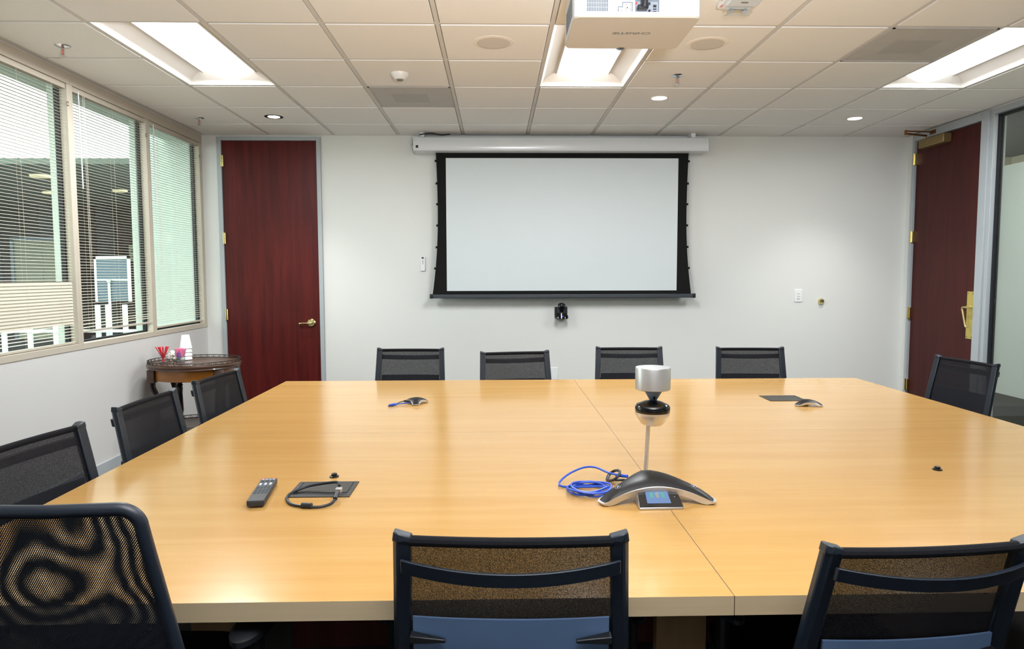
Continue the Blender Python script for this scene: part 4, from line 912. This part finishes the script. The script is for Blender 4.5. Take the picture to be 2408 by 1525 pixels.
def place(ch, x, y, rz, label=None):
    """x,y : where the top of the back stands"""
    off = Vector((0, -0.20 - (0.895 - 0.46) * 0.20, 0)); off.rotate(Matrix.Rotation(math.radians(rz), 3, 'Z'))
    ch.location = (x - off.x, y - off.y, 0); ch.rotation_euler = (0, 0, math.radians(rz))
    if label: ch['label'] = label
base = make_chair('black mesh chair in the front row, at the bottom centre of the photo')
place(base, 0.027, 1.330, -2)
for x, y, rz, l in ((-0.592, 4.77, 178, 'black mesh chair against the back of the table, nearest the left-hand door'),
                    (0.124, 4.55, 189, 'black mesh chair slightly turned at the far side, just right of the leftmost one'),
                    (0.93, 4.79, 178, 'black mesh chair behind the silver table camera'),
                    (1.762, 4.73, 176, 'black mesh chair at the far right end of the back row'),
                    (-1.425, 3.537, -95, 'black mesh chair on the window side, in front of the side table'),
                    (-1.452, 2.875, -92, 'black mesh chair in the middle of the window side'),
                    (-1.465, 2.165, -98, 'black mesh chair on the window side nearest the camera'),
                    (2.775, 3.99, 97, 'black mesh chair on the right, in front of the dark red door')):
    c = dup(base); place(c, x, y, rz, l)
f3 = make_chair('reclined black mesh chair at the bottom right corner of the photo', width=0.43, lean=0.30, top=0.90, lz=0.685)
off = Vector((0, -0.20 - 0.435 * 0.30, 0)); off.rotate(Matrix.Rotation(math.radians(3.5), 3, 'Z'))
f3.location = (0.838 - off.x, 1.285 - off.y, 0); f3.rotation_euler = (0, 0, math.radians(3.5))

# large mesh armchair at the near left
ex = thing('mesh_armchair', 'larger mesh chair with a rounded frame at the bottom left corner', 'chair', (-0.876, 1.50, 0.010), math.radians(-2))
def EB(z): return -0.19 - (z - 0.5) * 0.12
def hwid(z):
    t = (1.0 - z) / 0.5; return 0.240 + 0.072 * min(1, t) if z > 0.5 else 0.305
def outline(scale=1.0):
    pts = []
    zt = 0.995
    for k in range(7):
        a = PI / 2 * k / 6; pts.append((hwid(0.955) - 0.038 + 0.038 * math.sin(a), zt - 0.038 + 0.038 * math.cos(a)))
    for z in (0.91, 0.86, 0.78, 0.70, 0.62, 0.54): pts.append((hwid(z), z))
    for k in range(1, 6):
        a = PI / 2 * k / 5; pts.append((hwid(0.54) - 0.05 + 0.05 * math.cos(a), 0.54 - 0.05 * math.sin(a)))
    return pts
rgt = outline(); full = rgt + [(-x, z) for x, z in reversed(rgt)]
def eb3(x, z, dy=0.0, bow=0.045): return (x, EB(z) - bow * (1 - (x / 0.32) ** 2) + dy, z)
MB().tube([eb3(p.x, p.y) for p in smoothpath([(x, z, 0) for x, z in full + full[:1]], 3)[:-1]], 0.0125, 16, closed=True).build('back_frame', 'post_plastic', ex)
def sheet(dy, bow, mt, nm):
    def fn(u, v):
        z = 0.50 + 0.485 * v; h = hwid(max(z, 0.54)) - 0.004
        if v > 0.93: h -= 0.02 * (v - 0.93) / 0.07
        x = -h + 2 * h * u; return eb3(x, z, dy, bow)
    MB().surf(fn, 16, 10).build(nm, mt, ex, ang=80)
sheet(-0.007, 0.045, 'net_rear', 'rear_mesh'); sheet(0.012, 0.015, 'net_front', 'front_mesh')
m = MB().tube([eb3(x, 0.52) for x in (-0.28, -0.14, 0, 0.14, 0.28)], 0.014, 10); m.tube([(0, EB(0.52) - 0.045, 0.52), (0, -0.2, 0.42), (0, -0.08, 0.40)], 0.025, 10); m.build('back_yoke', 'black_plastic', ex)
out = rrect(-0.25, -0.20, 0.25, 0.26, 0.08, 5); i2 = [(x * 0.93, y * 0.93) for x, y in out]; n = len(out)
MB().add([(x, y, 0.42) for x, y in i2] + [(x, y, 0.44) for x, y in out] + [(x, y, 0.475) for x, y in out] + [(x, y, 0.495) for x, y in i2],
         [tuple(range(n))] + [(k * n + i, k * n + (i + 1) % n, (k + 1) * n + (i + 1) % n, (k + 1) * n + i) for k in range(3) for i in range(n)] + [tuple(range(3 * n, 4 * n))]).build('seat', 'seat_fabric', ex, ang=60)
for s in (-1, 1):
    MB().tube(smoothpath([(s * 0.10, 0.0, 0.41), (s * 0.29, 0.0, 0.41), (s * 0.335, 0.0, 0.45), (s * 0.345, 0.0, 0.64)], 4), 0.016, 10).build('arm_post', 'black_plastic', ex)
    MB().lathe([(0.034, 0.0), (0.042, 0.004), (0.042, 0.016), (0.034, 0.022)], (s * 0.345, 0.0, 0.64), 24, sx=1.0, sy=2.6).build('arm_pad', 'black_plastic', ex)
MB().lathe([(0.030, 0.09), (0.030, 0.22), (0.016, 0.22), (0.016, 0.41)], n=16).build('gas_lift', 'black_plastic', ex)
for k in range(5):
    a = math.radians(90 + 72 * k); ca, sa = math.cos(a), math.sin(a)
    l = MB().tube([(0.02 * ca, 0.02 * sa, 0.105), (0.16 * ca, 0.16 * sa, 0.09), (0.29 * ca, 0.29 * sa, 0.07)], [0.024, 0.02, 0.014], 8).build('base_leg', 'black_plastic', ex)
    MB().lathe([(0.024, -0.022), (0.027, -0.018), (0.027, 0.018), (0.024, 0.022)], (0.29 * ca, 0.29 * sa, 0.027), 14, 'x').build('caster', 'black_plastic', l)

# ------------------------------------------------------------------ oval side table
SX, SY = -2.375, 5.46
sd = thing('side_table', 'oval dark wood tea table with a pierced gallery rail in the corner', 'table', (SX, SY, 0))
RX, RY = 0.345, 0.31
def ov(rx, ry, z, n=48): return [(rx * math.cos(2 * PI * k / n), ry * math.sin(2 * PI * k / n), z) for k in range(n)]
def oval_lathe(prof, rx, ry, n=48):
    m = MB(); vs = []
    for off_, z in prof: vs += ov(rx + off_, ry + off_, z, n)
    P = len(prof); fs = [(i * n + k, i * n + (k + 1) % n, (i + 1) * n + (k + 1) % n, (i + 1) * n + k) for i in range(P - 1) for k in range(n)] + [tuple(range(n)), tuple((P - 1) * n + k for k in range(n))]
    return m.add(vs, fs)
oval_lathe([(-0.02, 0.700), (0.0, 0.706), (-0.004, 0.716), (0.003, 0.722), (0.003, 0.734), (-0.004, 0.740)], RX, RY).build('top_molding', 'stained_wood', sd, ang=40)
oval_lathe([(-0.03, 0.740), (-0.03, 0.7415)], RX, RY).build('top_surface', 'stained_wood', sd, ang=40)
def gallery(rx, ry, z0, h, n, nm, par):
    m = MB(); m.tube(ov(rx, ry, z0 + 0.002, 64), 0.0022, 5, closed=True); m.tube(ov(rx, ry, z0 + h, 64), 0.0028, 5, closed=True)
    for k in range(n):
        a0 = 2 * PI * k / n; a1 = 2 * PI * (k + 1) / n
        p = lambda a, z: (rx * math.cos(a), ry * math.sin(a), z)
        am = (a0 + a1) / 2
        m.tube([p(a0, z0), p(am, z0 + h / 2), p(a0, z0 + h)], 0.0016, 4, cap=False); m.tube([p(a1, z0), p(am, z0 + h / 2), p(a1, z0 + h)], 0.0016, 4, cap=False)
        if k % 2 == 0: m.tube([p(a0, z0), p(a0, z0 + h)], 0.0020, 4, cap=False)
    return m.build(nm, 'gallery_metal', par)
gallery(RX - 0.006, RY - 0.006, 0.740, 0.022, 84, 'gallery_rail', sd)
oval_lathe([(-0.05, 0.615), (-0.045, 0.618), (-0.045, 0.70)], RX, RY).build('apron', 'amber_wood', sd, ang=40)
for sx_, sy_ in ((-1, -1), (1, -1), (-1, 1), (1, 1)):
    cx, cy = sx_ * 0.255, sy_ * 0.165
    m = MB().box((cx - 0.028, cy - 0.028, 0.60), (cx + 0.028, cy + 0.028, 0.70)); b = m.build('corner_block', 'stained_wood', sd, bevel=0.004)
    m = MB().tube(smoothpath([(cx, cy, 0.61), (cx - sx_ * 0.004, cy, 0.56), (cx - sx_ * 0.022, cy - sy_ * 0.01, 0.50), (cx - sx_ * 0.03, cy - sy_ * 0.01, 0.40), (cx - sx_ * 0.02, cy, 0.20), (cx + sx_ * 0.01, cy, 0.05), (cx + sx_ * 0.03, cy + sy_ * 0.01, 0.012)], 4),
                  [0.024] * 3 + [0.022] * 6 + [0.018] * 8 + [0.014] * 5 + [0.018] * 3, 8); m.build('leg', 'ebony_wood', sd)
prof = [(0.026, 0.25), (0.030, 0.27), (0.018, 0.30), (0.024, 0.34), (0.020, 0.48), (0.024, 0.52), (0.018, 0.53), (0.027, 0.54), (0.018, 0.55), (0.024, 0.56), (0.018, 0.575), (0.032, 0.595), (0.034, 0.61), (0.028, 0.62)]
MB().lathe(prof, (-0.17, 0.10, 0), 16).build('turned_post', 'ebony_wood', sd, ang=60); MB().lathe(prof, (0.17, 0.10, 0), 16).build('turned_post', 'ebony_wood', sd, ang=60)
oval_lathe([(-0.01, 0.228), (0.0, 0.235), (0.0, 0.246)], 0.30, 0.27).build('lower_shelf', 'stained_wood', sd, ang=40)
gallery(0.296, 0.266, 0.246, 0.024, 72, 'lower_gallery_rail', sd)

ZT = 0.7415
def tumbler(loc, r0, r1, h, label, name='glass_tumbler'):
    g = thing(name, label, 'glass', loc)
    MB().lathe([(r0, 0), (r1, h), (r1 - 0.002, h), (r0 - 0.002, 0.008)], n=24, cap=False).lathe([(r0, 0), (r0, 0.008)], n=24).build('glass_wall', 'tumbler_glass', g)
    return g
tumbler((-2.590, 5.40, ZT), 0.030, 0.036, 0.078, 'clear glass holding the red stirrers on the oval side table')
for k in range(22):
    a = random.random() * 2 * PI; r = 0.008 + 0.018 * random.random(); q = 0.020 + 0.030 * random.random()
    px, py = r * math.cos(a), r * math.sin(a) * 0.8
    MB().tube([(-0.5 * px, -0.5 * py, 0.010), (px * 0.2 + q * math.cos(a) * 1.05, py * 0.2 + q * math.sin(a) * 0.8, 0.125)], 0.0028, 5).build('stir_stick', 'stirrer_red', loc=(-2.590, 5.40, ZT), label='red stir stick standing in the glass on the side table', cat='stir stick', group='red stir sticks')
tumbler((-2.478, 5.44, ZT + 0.000), 0.034, 0.042, 0.105, 'square-looking heavy glass filled with pink sweetener packets')
for k in range(12):
    a = 2 * PI * k / 12; dx, dy = 0.016 * math.cos(a), 0.016 * math.sin(a)
    o = MB().box((-0.020, -0.002, 0.0), (0.020, 0.002, 0.062)).build('sweetener_packet', 'packet_pink', loc=(-2.478 + dx, 5.44 + dy, ZT + 0.046), label='pink sweetener packet standing in the heavy glass', cat='packet', group='pink sweetener packets', bevel=0.001)
    o.rotation_euler = (random.uniform(-0.1, 0.1), random.uniform(-0.35, 0.35), a + 1.2)
MB().box((-0.012, -0.013, 0.04), (0.012, 0.013, 0.075)).build('printed_packet', 'packet_blue', loc=(-2.478, 5.425, ZT), label='packet with blue printing in front inside the heavy glass', cat='packet')
for k in range(4):
    z = 0.004 + k * 0.030
    MB().lathe([(0.045, 0), (0.0465, 0.002), (0.045, 0.004), (0.029, 0.105), (0.0285, 0.107), (0.0, 0.107)], n=28, cap=False).build('paper_cup', 'cup_paper', loc=(-2.492, 5.575, ZT + z),
        label=['bottom upside-down white paper cup of the stack', 'second upside-down white paper cup from the bottom of the stack', 'third upside-down white paper cup from the bottom of the stack', 'topmost upside-down white paper cup of the stack'][k], cat='cup', group='stacked white paper cups')
bo = thing('glass_bowl', 'clear glass bowl of small creamer cups behind the stirrers', 'bowl', (-2.572, 5.515, ZT))
MB().lathe([(0.03, 0), (0.035, 0.004), (0.062, 0.040), (0.066, 0.060), (0.064, 0.060), (0.058, 0.040), (0.03, 0.006)], n=28, cap=False).build('bowl_wall', 'tumbler_glass', bo)
for k, (dx, dy, dz, rx, ry) in enumerate(((-0.03, 0, 0.012, .4, .3), (0.02, -0.02, 0.012, -.5, .8), (0.0, 0.025, 0.014, 1.2, .2), (0.03, 0.01, 0.034, .9, -.7), (-0.02, -0.015, 0.036, 1.6, .4), (0.022, -0.018, 0.052, 2.0, .9), (-0.005, 0.01, 0.056, .3, .5))):
    o = MB().lathe([(0.011, 0), (0.015, 0.018), (0.018, 0.0185), (0.018, 0.020)], n=14).build('creamer_cup', 'creamer', loc=(-2.572 + dx, 5.515 + dy, ZT + dz), label='small white creamer cup heaped in the clear glass bowl', cat='creamer', group='creamer cups'); o.rotation_euler = (rx, ry, k)
